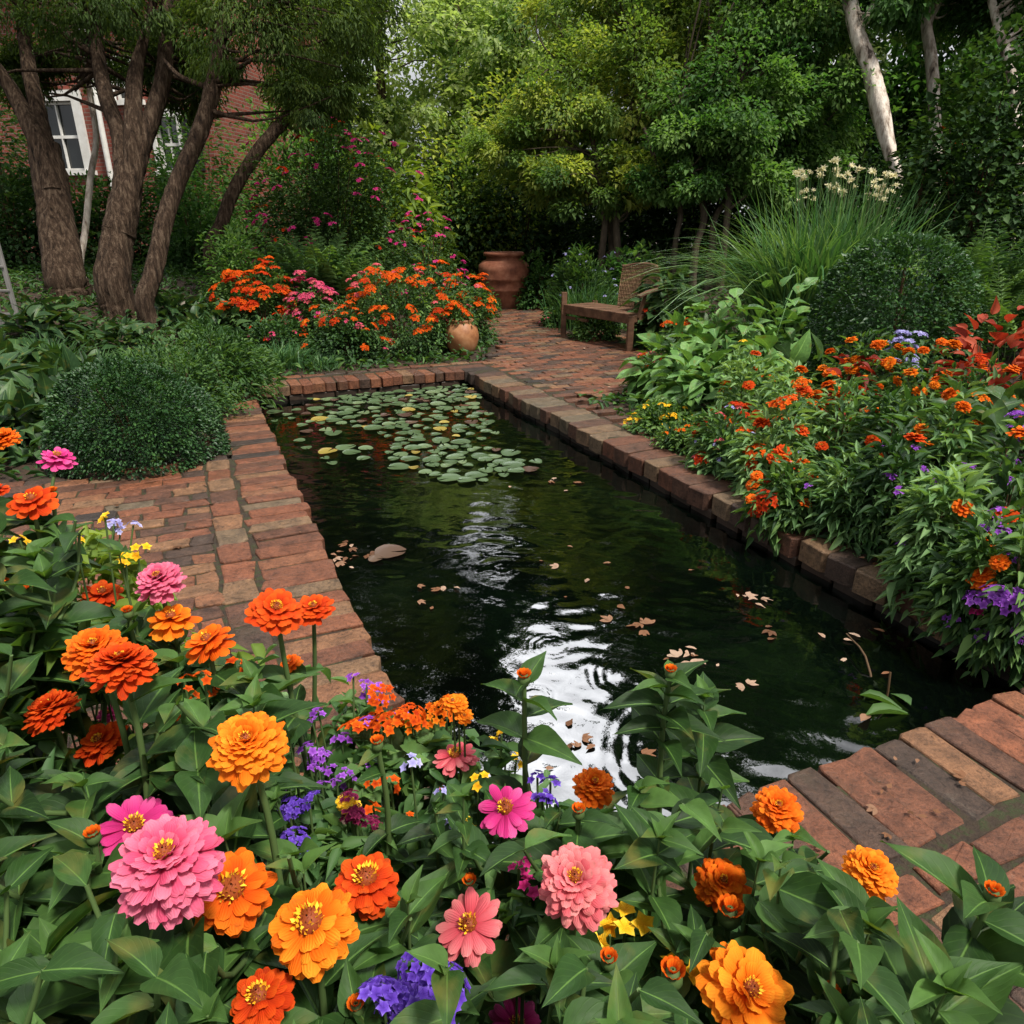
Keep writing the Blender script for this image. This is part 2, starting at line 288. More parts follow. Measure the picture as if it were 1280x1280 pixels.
def brick_mat():
    m,nt,out=new_mat('paver_brick'); L=nt.links.new
    tc=N(nt,'ShaderNodeTexCoord'); geo=N(nt,'ShaderNodeNewGeometry'); at=N(nt,'ShaderNodeAttribute',attribute_name='tint')
    base=ramp(nt,at.outputs['Fac'],[(0,(.027,.023,.020)),(.18,(.064,.038,.027)),(.40,(.108,.045,.026)),(.64,(.17,.062,.032)),(.82,(.17,.092,.048)),(1,(.10,.082,.055))])
    P0=geo.outputs['Position']
    def noise(sc,det=8.,ro=.65): 
        n=N(nt,'ShaderNodeTexNoise',Scale=sc,Detail=det,Roughness=ro); L(P0,n.inputs['Vector']); return n.outputs[0]
    def mult(c,f,cols):
        mx=N(nt,'ShaderNodeMix',data_type='RGBA',blend_type='MULTIPLY'); mx.inputs[0].default_value=1; L(c,mx.inputs[6]); L(ramp(nt,f,cols),mx.inputs[7]); return mx.outputs[2]
    def blend(c,f,a,b,mxv,col):
        r=N(nt,'ShaderNodeMapRange'); L(f,r.inputs[0]); r.inputs[1].default_value=a; r.inputs[2].default_value=b; r.inputs[4].default_value=mxv
        mx=N(nt,'ShaderNodeMix',data_type='RGBA'); L(r.outputs[0],mx.inputs[0]); L(c,mx.inputs[6]); mx.inputs[7].default_value=(*col,1); return mx.outputs[2]
    n1=noise(13); n2=noise(70,6.); n3=noise(260,4.); big=noise(1.5,9.,.7); pale=noise(4.5,9.,.75)
    c=mult(base,n1,[(.30,(.35,.34,.33)),(.45,(.8,.78,.76)),(.6,(1.08,1.04,1.0)),(.75,(1.5,1.4,1.3))])
    c=mult(c,n2,[(.32,(.45,.43,.42)),(.46,(.95,.95,.95)),(.7,(1.3,1.28,1.25))])
    c=mult(c,n3,[(.35,(.7,.7,.7)),(.6,(1.12,1.12,1.12))])
    c=blend(c,big,.54,.72,.55,(.035,.032,.018))      # damp, mossy stains that run across several bricks
    c=blend(c,pale,.60,.74,.45,(.20,.165,.13))       # lime bloom
    bs=N(nt,'ShaderNodeBsdfPrincipled'); bs.inputs['Specular IOR Level'].default_value=.28; L(c,bs.inputs['Base Color'])
    rr=N(nt,'ShaderNodeMapRange'); L(big,rr.inputs[0]); rr.inputs[1].default_value=.4; rr.inputs[2].default_value=.65; rr.inputs[3].default_value=.80; rr.inputs[4].default_value=.34; L(rr.outputs[0],bs.inputs['Roughness'])
    vo=N(nt,'ShaderNodeTexVoronoi',Scale=85.); L(P0,vo.inputs['Vector']); vr=N(nt,'ShaderNodeMapRange'); L(vo.outputs['Distance'],vr.inputs[0]); vr.inputs[2].default_value=.25
    h=N(nt,'ShaderNodeMath',operation='MULTIPLY_ADD'); L(n2,h.inputs[0]); h.inputs[1].default_value=.55; L(n1,h.inputs[2])
    h2=N(nt,'ShaderNodeMath',operation='MULTIPLY_ADD'); L(vr.outputs[0],h2.inputs[0]); h2.inputs[1].default_value=.16; L(h.outputs[0],h2.inputs[2])
    h3=N(nt,'ShaderNodeMath',operation='MULTIPLY_ADD'); L(n3,h3.inputs[0]); h3.inputs[1].default_value=.2; L(h2.outputs[0],h3.inputs[2])
    bp=N(nt,'ShaderNodeBump',Strength=.9,Distance=.011); L(h3.outputs[0],bp.inputs['Height']); L(bp.outputs[0],bs.inputs['Normal']); L(bs.outputs[0],out.inputs[0]); return m
M['brick']=brick_mat()
M['joint']=surf_mat('joint_soil',[(.3,(.014,.010,.007)),(.48,(.035,.022,.013)),(.6,(.026,.034,.010)),(.72,(.055,.032,.018))],scale=26,bump=1.,bdist=.02)
M['soil']=surf_mat('soil',[(.3,(.012,.009,.006)),(.5,(.035,.022,.014)),(.7,(.06,.035,.02))],scale=12,bump=.8,bdist=.03)
M['pondwall']=surf_mat('wet_brick',[(.3,(.5,.5,.45)),(.6,(1,1,1)),(.8,(1.2,1.3,1.0))],scale=7,rough=.5,bump=.5,tint_mix=[(0,(.012,.012,.010)),(.5,(.03,.02,.014)),(1,(.05,.03,.02))])
M['bark']=surf_mat('bark',[(.32,(.011,.007,.005)),(.5,(.058,.036,.023)),(.68,(.15,.105,.072))],scale=26,rough=.9,bump=1.,bdist=.06,stretch=(1,1,.13),spec=.15)
M['bark_pale']=surf_mat('pale_bark',[(.34,(.06,.045,.035)),(.42,(.30,.24,.19)),(.52,(.54,.47,.40)),(.7,(.70,.65,.57))],scale=9,rough=.9,bump=1.,bdist=.03,stretch=(1,1,.35),spec=.2)
M['bark_thin']=surf_mat('thin_bark',[(.3,(.03,.022,.015)),(.7,(.10,.075,.05))],scale=14,rough=.9,bump=.6,stretch=(1,1,.2))
M['fine']=leaf_mat('feathery_leaf',(.022,.045,.012),(.05,.09,.02),(.11,.16,.035),trans=.42)
M['bright']=leaf_mat('bright_tree_leaf',(.038,.085,.022),(.128,.205,.046),(.37,.40,.085),trans=.42,tcol=(1.8,1.85,.75))
M['mid']=leaf_mat('mid_tree_leaf',(.022,.06,.017),(.058,.13,.034),(.15,.24,.06),trans=.36,tcol=(1.6,1.9,.8))
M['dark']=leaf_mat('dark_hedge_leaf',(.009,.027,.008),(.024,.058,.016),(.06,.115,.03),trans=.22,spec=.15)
M['back']=leaf_mat('distant_tree_leaf',(.055,.115,.042),(.15,.235,.085),(.36,.42,.17),trans=.45,tcol=(1.75,1.9,.9))
M['box']=leaf_mat('boxwood_leaf',(.008,.026,.009),(.02,.06,.018),(.05,.12,.03),rough=.42,trans=.15,spec=.32)
M['bush']=leaf_mat('bush_leaf',(.012,.038,.011),(.038,.095,.024),(.11,.20,.048),trans=.28,spec=.3)
M['light']=leaf_mat('pale_bedding_leaf',(.03,.08,.026),(.085,.175,.058),(.19,.31,.12),trans=.28,spec=.3)
M['yell']=leaf_mat('yellow_green_leaf',(.05,.09,.016),(.12,.19,.03),(.25,.32,.06),trans=.35)
M['zin']=leaf_mat('zinnia_leaf',(.009,.026,.005),(.023,.062,.012),(.075,.155,.034),rough=.56,spec=.24,trans=.30,veins=True)
M['hosta']=leaf_mat('broad_leaf',(.035,.095,.025),(.085,.185,.05),(.17,.31,.09),rough=.4,trans=.2,veins=True)
M['hostad']=leaf_mat('broad_dark_leaf',(.013,.036,.014),(.03,.07,.024),(.07,.13,.04),rough=.42,trans=.2,veins=True)
M['grass']=leaf_mat('grass_blade',(.02,.06,.022),(.05,.13,.045),(.16,.26,.10),rough=.4,trans=.25)
M['redleaf']=leaf_mat('red_leaf',(.10,.012,.008),(.25,.03,.015),(.36,.07,.03),trans=.25,tcol=(1.5,.8,.6))
M['dryleaf']=leaf_mat('fallen_leaf',(.06,.026,.012),(.16,.072,.034),(.36,.25,.18),trans=.1,tcol=(1,1,1))
M['stem']=leaf_mat('stem_green',(.03,.05,.015),(.06,.10,.03),(.09,.14,.04),trans=0.)
M['stemred']=leaf_mat('stem_brown',(.04,.025,.012),(.07,.04,.02),(.10,.07,.03),trans=0.)
M['pad']=leaf_mat('lily_pad',(.025,.05,.018),(.065,.105,.046),(.15,.20,.10),rough=.36,trans=.05,spec=.3)
M['padyellow']=leaf_mat('yellow_pad',(.13,.10,.025),(.26,.20,.045),(.36,.30,.10),rough=.35,trans=.05)
M['padbrown']=leaf_mat('brown_pad',(.04,.02,.014),(.07,.04,.028),(.11,.075,.05),rough=.4,trans=.05,tcol=(1,1,1))
M['p_orange']=petal_mat('orange_petal',(.40,.03,.004),(.70,.10,.005),(.80,.20,.012))
M['p_amber']=petal_mat('amber_petal',(.50,.055,.004),(.76,.155,.006),(.86,.31,.02))
M['p_red']=petal_mat('red_orange_petal',(.28,.014,.004),(.56,.044,.005),(.70,.105,.01))
M['p_pink']=petal_mat('pink_petal',(.46,.022,.075),(.64,.085,.18),(.74,.22,.32))
M['p_coral']=petal_mat('coral_petal',(.48,.035,.06),(.66,.125,.15),(.76,.28,.27))
M['p_mag']=petal_mat('magenta_petal',(.34,.01,.09),(.60,.035,.21),(.72,.12,.33))
M['p_purple']=petal_mat('purple_petal',(.16,.03,.30),(.33,.09,.56),(.55,.26,.75))
M['p_violet']=petal_mat('violet_petal',(.06,.02,.26),(.14,.06,.48),(.30,.20,.70))
M['p_lav']=petal_mat('lavender_petal',(.25,.22,.50),(.42,.40,.72),(.66,.64,.86))
M['p_yel']=petal_mat('yellow_petal',(.75,.30,.01),(.90,.52,.02),(.95,.70,.08))
M['p_cream']=petal_mat('cream_petal',(.62,.55,.25),(.80,.74,.48),(.88,.85,.70))
M['p_maroon']=petal_mat('maroon_petal',(.10,.005,.03),(.25,.02,.08),(.45,.06,.16))
M['disc_red']=leaf_mat('disc_brown',(.09,.015,.006),(.20,.04,.01),(.32,.08,.015),trans=0)
M['disc_yel']=leaf_mat('disc_yellow',(.55,.20,.01),(.85,.45,.02),(.95,.68,.06),trans=.1,tcol=(1,1,1))
M['terra']=surf_mat('terracotta',[(.3,(.10,.032,.018)),(.5,(.22,.075,.04)),(.72,(.34,.15,.09))],scale=5,rough=.75,bump=.25,bdist=.006)
M['pot']=surf_mat('glazed_pot',[(.3,(.16,.06,.025)),(.5,(.30,.13,.055)),(.72,(.42,.22,.11))],scale=6,rough=.5,bump=.2,bdist=.004)
M['wood']=surf_mat('weathered_wood',[(.3,(.045,.022,.012)),(.5,(.105,.052,.028)),(.7,(.18,.10,.06))],scale=10,rough=.7,bump=.4,stretch=(.25,1,1))
M['wicker']=surf_mat('wicker',[(.3,(.07,.035,.016)),(.5,(.20,.115,.06)),(.7,(.34,.21,.12))],scale=30,rough=.6,bump=.4)
M['stone']=surf_mat('stone',[(.3,(.16,.13,.10)),(.6,(.34,.30,.24)),(.8,(.42,.40,.30))],scale=6,rough=.85,bump=.4)
M['white']=surf_mat('white_paint',[(.3,(.60,.58,.54)),(.6,(.74,.73,.70))],scale=6,rough=.5,bump=.1)
M['greywood']=surf_mat('grey_wood',[(.3,(.09,.085,.08)),(.6,(.20,.19,.18))],scale=8,rough=.8,bump=.3,stretch=(1,1,.2))
M['shutter']=surf_mat('black_paint',[(.3,(.015,.016,.016)),(.6,(.03,.032,.03))],scale=8,rough=.4,bump=.1)
def glass_mat():
    m,nt,out=new_mat('window_glass'); b=N(nt,'ShaderNodeBsdfPrincipled',Roughness=.05); b.inputs['Base Color'].default_value=(.012,.015,.016,1); b.inputs['Specular IOR Level'].default_value=.8
    nt.links.new(b.outputs[0],out.inputs[0]); return m
M['glass']=glass_mat()
def house_brick():
    m,nt,out=new_mat('house_brick'); mp=N(nt,'ShaderNodeUVMap')
    br=N(nt,'ShaderNodeTexBrick',Scale=1.0); br.inputs['Brick Width'].default_value=.22; br.inputs['Row Height'].default_value=.075; br.inputs['Mortar Size'].default_value=.007
    br.inputs['Color1'].default_value=(.24,.05,.03,1); br.inputs['Color2'].default_value=(.13,.032,.02,1); br.inputs['Mortar'].default_value=(.19,.15,.12,1)
    nt.links.new(mp.outputs[0],br.inputs[0])
    b=N(nt,'ShaderNodeBsdfPrincipled',Roughness=.85); nt.links.new(br.outputs[0],b.inputs['Base Color'])
    bp=N(nt,'ShaderNodeBump',Strength=.6,Distance=.01,invert=True); nt.links.new(br.outputs['Fac'],bp.inputs['Height']); nt.links.new(bp.outputs[0],b.inputs['Normal'])
    nt.links.new(b.outputs[0],out.inputs[0]); return m
M['house']=house_brick()
def water_mat():
    m,nt,out=new_mat('pond_water'); tc=N(nt,'ShaderNodeTexCoord')
    no=N(nt,'ShaderNodeTexNoise',Scale=1.3,Detail=5.); nt.links.new(tc.outputs['Object'],no.inputs['Vector'])
    b=N(nt,'ShaderNodeBsdfPrincipled',Roughness=.02,IOR=1.6); nt.links.new(ramp(nt,no.outputs[0],[(.38,(.0005,.0008,.0006)),(.60,(.0008,.0019,.0012)),(.78,(.003,.006,.0025))]),b.inputs['Base Color'])
    n2=N(nt,'ShaderNodeTexNoise',Scale=16.,Detail=3.); nt.links.new(tc.outputs['Object'],n2.inputs['Vector'])
    bp=N(nt,'ShaderNodeBump',Strength=.12,Distance=.006); nt.links.new(n2.outputs[0],bp.inputs['Height']); nt.links.new(bp.outputs[0],b.inputs['Normal'])
    nt.links.new(b.outputs[0],out.inputs[0]); return m
M['water']=water_mat()

# ---------------------------------------------------------------- ground, pond, paving
def grid_sheet(mb, xs, ys, zf, keep=None):
    X,Y=np.meshgrid(xs,ys); Z=zf(X,Y); nx=len(xs)
    i,j=np.meshgrid(np.arange(len(ys)-1),np.arange(nx-1),indexing='ij'); a=(i*nx+j).ravel()
    q=np.stack([a,a+1,a+nx+1,a+nx],1)
    if keep is not None:
        cx=(X[:-1,:-1]+X[1:,1:])/2; cy=(Y[:-1,:-1]+Y[1:,1:])/2; q=q[keep(cx,cy).ravel()]
    mb.add(np.stack([X,Y,Z],-1).reshape(-1,3), q)
def axis_pts(lo, hi, step, far): 
    a=np.arange(lo,hi,step); e=np.geomspace(1,far,14)
    return np.concatenate([lo-e[::-1],a,hi+e])
# ground sheet with a pit for the pond (deformed downwards there)
def ground_z(x, y):
    z=terrain(x,y); u,v=to_uv(x,y)
    pit=(u>PU0-.1)&(u<PU1+.1)&(v>PV0-.1)&(v<PV1+.1)
    z=np.where(pit, -.75, z); pv=paved(x,y)
    r=np.hypot(x,y); z=np.where(r>45, z*.6, z)
    return np.where(pv&~pit, -.05, z)
mb=MB(); grid_sheet(mb, axis_pts(-9,9,.09,600), axis_pts(-3,18,.09,600), ground_z)
tag(mb.build('ground', M['soil']), kind='structure')
# water with real ripples
WN_U, WN_V = 300, 760
us=np.linspace(PU0-.03,PU1+.03,WN_U); vs=np.linspace(PV0-.03,PV1+.03,WN_V)
UU,VV=np.meshgrid(us,vs); X=UU*U[0]+VV*V[0]; Y=UU*U[1]+VV*V[1]
def wpt(px, py):
    lo,hi=.3,40.
    for _ in range(40):
        m=(lo+hi)/2
        if P(px,py,m)[2]>WATER_Z: lo=m
        else: hi=m
    return P(px,py,lo)
Z=np.zeros_like(X); g=rng(5)
def patch(k, sc):                                   # slow irregular mask 0..1 that breaks the ripples up
    g2=rng(k); w=np.zeros_like(X)
    for _ in range(7):
        a=g2.uniform(0,6.28); w+=np.sin((X*math.cos(a)+Y*math.sin(a))*6.283/(sc*g2.uniform(.6,1.7))+g2.uniform(0,6.28))
    return np.clip(.5+.30*w,0,1)
for k in range(34):                                 # wind ripples, longer across the sight line than along it
    a=g.normal(1.6,.55); wl=g.uniform(.05,.22); Z+=g.uniform(.4,1)*.00022*(wl/.1)**1.2*np.sin((X*math.cos(a)+Y*math.sin(a))*6.283/wl+g.uniform(0,6.28)+1.5*np.sin(X*3+k)+1.2*np.cos(Y*2.3+2*k))*patch(k%9,.7)
Z*=.35+.65*patch(77,1.6)
for (px,py,rad,amp,wl,nw) in [(690,808,.075,.9,.030,2.2),(790,845,.13,.75,.036,3),(960,830,.07,1.1,.034,1.2),(905,950,.34,.8,.05,3),(668,870,.06,1.0,.028,2),(880,800,.03,.8,.03,1)]:
    c=wpt(px,py); r=np.hypot(X-c[0],Y-c[1])+.006*np.sin(9*np.arctan2(Y-c[1],X-c[0])+px)*.4
    Z+=amp*.00045*np.sin(r*6.283/wl)*np.exp(-((r-rad)/(wl*nw*.5))**2)*(.45+.55*patch(px,.5))
mb=MB(); i,j=np.meshgrid(np.arange(WN_V-1),np.arange(WN_U-1),indexing='ij'); a=(i*WN_U+j).ravel()
mb.add(np.stack([X,Y,WATER_Z+Z],-1).reshape(-1,3), np.stack([a,a+1,a+WN_U+1,a+WN_U],1))
tag(mb.build('water', M['water']), kind='structure')
def brick(mb, g, cu, cv, lu, lv, top=0., h=.07, rot=0., tint=None):
    """one worn brick, centre (cu,cv) in pond axes, length lu across and lv along"""
    top=top+g.normal(0,.0028); tilt=g.normal(0,.009,2); rot=rot+g.normal(0,.012)
    lu=lu*g.uniform(.96,1.0)-.005; lv=lv*g.uniform(.93,.99)-.005
    c=.006; r=.45
    def ring(d, z):
        hu,hv=lu/2-d,lv/2-d; k=min(hu,hv)*.22
        pts=[(-hu+k,-hv),(hu-k,-hv),(hu,-hv+k),(hu,hv-k),(hu-k,hv),(-hu+k,hv),(-hu,hv-k),(-hu,-hv+k)]
        return [(a+jit[n][0], b+jit[n][1], z) for n,(a,b) in enumerate(pts)]
    jit=g.normal(0,.0062,(8,2))
    vs=ring(0,-h)+ring(0,-c)+ring(c*.45,-c*.3)+ring(c*1.5,0)
    vs=np.array(vs); vs[24:,2]+=g.normal(0,.0012,8)
    vs[:,2]+=vs[:,0]*tilt[0]+vs[:,1]*tilt[1]+top
    ca,sa=math.cos(rot),math.sin(rot); u=cu+vs[:,0]*ca-vs[:,1]*sa; v=cv+vs[:,0]*sa+vs[:,1]*ca
    w=np.stack([u*U[0]+v*V[0],u*U[1]+v*V[1],vs[:,2]],1)
    q=[(k*8+n,k*8+(n+1)%8,(k+1)*8+(n+1)%8,(k+1)*8+n) for k in range(3) for n in range(8)]+[(24,25,26,27),(24,27,28,31),(28,29,30,31)]
    mb.add(w,q,g.beta(1.5,1.5) if tint is None else tint)
g=rng(11)
# coping round the pond and the wall under it: one built thing
basin=thing('pond_basin','sunken rectangular brick pond basin with a rim of header bricks around dark water','pond',(*uv2(1.55,4.2),0))
mb=MB()
def header_run(a, b, step):
    n=int(round((b-a)/step)); return [(a+(k+.5)*(b-a)/n, (b-a)/n) for k in range(n)]
for v,w in header_run(PV0-.33,PV1+.33,.112): brick(mb,g,.285+g.normal(0,.006),v,.335,w)
for v,w in header_run(PV0-.33,PV1+.33,.175): brick(mb,g,PU1+.145+g.normal(0,.010),v,.335,w,h=.11,tint=g.choice([g.uniform(.02,.42),g.uniform(.02,.34),g.uniform(.86,1)]))
for u,w in header_run(PU0+.02,PU1-.02,.115):
    if u>.55: brick(mb,g,u,PV0-.15,w,.34,h=.10)
    brick(mb,g,u,PV1+.15,w,.33,h=.09)
ox=np.array(basin.location)
for k in range(len(mb.v)): mb.v[k]=mb.v[k]-ox
mb.build('coping', M['brick'], basin, smooth=False)
mb=MB()
def wall_course(z, u0, v0, u1, v1, off, tint=None):
    L=math.hypot(u1-u0,v1-v0); n=int(L/.225); du,dv=(u1-u0)/L,(v1-v0)/L
    for k in range(-1,n+1):
        c=(k+.5+off)*.225
        if .1<c<L-.1: 
            cu,cv=u0+du*c,v0+dv*c
            brick(mb,g,cu,cv,.225 if abs(du)>.5 else .11,.11 if abs(du)>.5 else .225,top=z,h=.068)
for k,z in enumerate([-.102,-.176,-.25,-.324]):
    o=.5*(k%2)
    wall_course(z,PU1+.06,PV0-.1,PU1+.06,PV1+.1,o); wall_course(z,PU0-.06,PV0-.1,PU0-.06,PV1+.1,o)
    wall_course(z,PU0-.1,PV1+.06,PU1+.1,PV1+.06,o); wall_course(z,PU0-.1,PV0-.06,PU1+.1,PV0-.06,o)
for (a,b,c,d) in [(PU1+.075,PV0-.1,PU1+.14,PV1+.15),(PU0-.14,PV0-.1,PU0-.075,PV1+.15),(PU0-.1,PV1+.075,PU1+.1,PV1+.14),(PU0-.1,PV0-.14,PU1+.1,PV0-.075)]:
    box(mb,(a,b,-.74),(c,d,-.09),tint=.1,M=lambda v: np.stack([v[:,0]*U[0]+v[:,1]*V[0],v[:,0]*U[1]+v[:,1]*V[1],v[:,2]],1))
for k in range(len(mb.v)): mb.v[k]=mb.v[k]-ox
mb.build('wall', M['pondwall'], basin, smooth=False)
# paving
mb=MB()
for k,(v,w) in enumerate(header_run(1.2,5.15,.112)):          # terrace left of the pond
    u=-.056; first=k%2
    while u>-2.4:
        l=g.uniform(.19,.27)*(.5 if first else 1); first=0; c=u-l/2; xy=uv2(c,v)
        if paved(*xy): brick(mb,g,c,v,l,w)
        u-=l
for k,(v,w) in enumerate(header_run(1.2,5.6,.21)):            # the lengthwise border course
    brick(mb,g,.025,v,.155,w)
tag(mb.build('patio', M['brick'], smooth=False), kind='structure')
mb=MB()
for k,(v,w) in enumerate(header_run(-2.5,.78,.100)):           # near-right terrace
    u=1.02+(.12 if k%2 else 0)
    if k==len(header_run(-2.5,.78,.118))-1: pass
    while u<4.2:
        l=g.uniform(.19,.225); brick(mb,g,u+l/2,v,l,w); u+=l
tag(mb.build('pavement', M['brick'], smooth=False), kind='structure')
mb=MB()
k=0; v=1.0
while v<16:                                                    # right strip and the path to the urn
    u=3.0+(.118 if k%2 else 0); u-= .235*30 if v>7.55 else 0
    while u<9.5:
        c=u+.1175; xy=uv2(c,v+.055)
        if ((path_dist(*xy)<.02) or (c<3.2+.0*v and v<7.5)) and c>2.99 or (v>7.53 and ((path_dist(*xy)<.02) or (v<7.70 and -.1<c<3.3))):
            brick(mb,g,c+.02*math.sin(v*3),v+.055,.235,.11,rot=.05*math.sin(c*2+v))
        u+=.235
    v+=.112; k+=1
tag(mb.build('path', M['brick'], smooth=False), kind='structure')
mb=MB(); grid_sheet(mb,np.arange(-4,7,.08),np.arange(-2.5,17,.08),lambda x,y: np.full(np.shape(x),-.0075),
    keep=lambda x,y:(lambda u,v: paved(x,y)&~((u>PU0-.05)&(u<PU1+.05)&(v>PV0-.05)&(v<PV1+.05)))(*to_uv(x,y)))
tag(mb.build('paving_bed', M['joint']), kind='structure')

# ---------------------------------------------------------------- plant builders
def lumpy(seed, amp=.18, k=3.2, n=7):
    g=rng(seed); K=g.normal(0,k,(n,3)); ph=g.uniform(0,6.28,n); a=g.uniform(.4,1,n); a=a/a.sum()*amp*2.2
    return lambda d: 1+(np.cos(d@K.T+ph)*a).sum(1)
def leaf_cloud(mb, g, tpl, c, rad, n, L, W, shell=.45, boxy=0, lump=None, up=.9, out=.9, droop=0., jit=.55, tint0=.5, tvar=.16, mat=0, dome=True, clump=0, lsd=.22):
    """n leaves through the outer part of an uneven ellipsoid or dome"""
    d=rand_dir(g,n)
    if dome: d[:,2]=np.abs(d[:,2])*1.0-.12; d=nrm(d)
    if clump:                                          # gather leaves round shoot tips so gaps open between them
        cd=rand_dir(g,clump)
        if dome: cd[:,2]=np.abs(cd[:,2])*1.0-.10; cd=nrm(cd)
        k=g.integers(0,clump,n); d=nrm(cd[k]+g.normal(0,.75/math.sqrt(clump)*1.5,(n,3))); ct=g.normal(0,tvar,clump)[k]
    else: ct=0
    r=(1-shell*g.random(n)**1.4)*(lump(d) if lump else 1)
    if boxy: r=r/(np.abs(d)**boxy).sum(1)**(1/boxy)
    pos=np.asarray(c)+d*r[:,None]*np.asarray(rad)
    nd=nrm(d/np.asarray(rad)*min(rad))
    yd=nrm(nd*out+rand_dir(g,n)*jit+np.array([0,0,-droop]))
    nn=nrm(np.array([0,0,up])+nd*.4+rand_dir(g,n)*.45)
    Ls=L*np.exp(g.normal(0,lsd,n)); t=np.clip(tint0+ct+g.normal(0,tvar,n),0,1)
    scatter(mb,tpl,pos,yd,nn,Ls,Ls*(W/L),t,mat)
    return pos
def make_bush(name, label, cat, base, rad, h, n, tpl, L, W, mat, seed, flowers=(), group=None, shell=.5, clump=0, droop=.15, tint0=.5, stems=6, amp=.18, up=.9, out=.9, loc_base=True, part='foliage', jit=.55, tvar=.16, fdir=None, boxy=0):
    g=rng(seed); base=np.array(base, float); rad=np.broadcast_to(np.asarray(rad,float),(2,))
    t=thing(name,label,cat,base,group); lump=lumpy(seed,amp)
    mb=MB(); c=np.array([0,0,h*.12]); R3=np.array([rad[0],rad[1],h*.88])
    leaf_cloud(mb,g,tpl,c,R3,n,L,W,shell,boxy,lump,up=up,out=out,droop=droop,clump=clump,tint0=tint0,jit=jit,tvar=tvar)
    # inner leaves close the view through the plant
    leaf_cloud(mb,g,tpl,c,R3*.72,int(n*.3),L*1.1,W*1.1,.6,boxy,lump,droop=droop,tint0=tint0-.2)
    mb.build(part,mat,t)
    if stems:
        mb=MB()
        for k in range(stems):
            a=g.uniform(0,6.28); e=np.array([math.cos(a)*rad[0]*.55*g.random(),math.sin(a)*rad[1]*.55*g.random(),h*g.uniform(.6,.85)])
            tube(mb,smooth_path([np.array([e[0]*.15,e[1]*.15,-.05]),e*np.array([.45,.45,.5]),e],6),np.linspace(.012,.004,6)*min(1.5,h),5)
        mb.build('stem',M['stemred'],t)
    for (fm,cnt,sc,pname,minz) in flowers:
        k=0; tries=0
        while k<cnt and tries<cnt*20:
            tries+=1
            d=rand_dir(g,1); d[0,2]=abs(d[0,2])
            if d[0,2]<minz: continue
            if fdir is not None and d[0]@np.array(fdir)<g.uniform(-1,.5): continue
            p=c+d[0]*R3*float(lump(d)[0])*g.uniform(.96,1.08)
            nn=Vector(nrm(d[0]*.6+np.array([0,0,.75])+g.normal(0,.2,3)))
            m=fm[g.integers(len(fm))]; q=nn.to_track_quat('Z','Y'); e=(q@Matrix.Rotation(g.uniform(0,6.28),3,'Z').to_quaternion()).to_euler()
            o=child(m[0],pname,t,p,e,sc*g.uniform(.8,1.15))
            if m[1] is not None: child(m[1],'flower_centre',o)
            k+=1
    return t
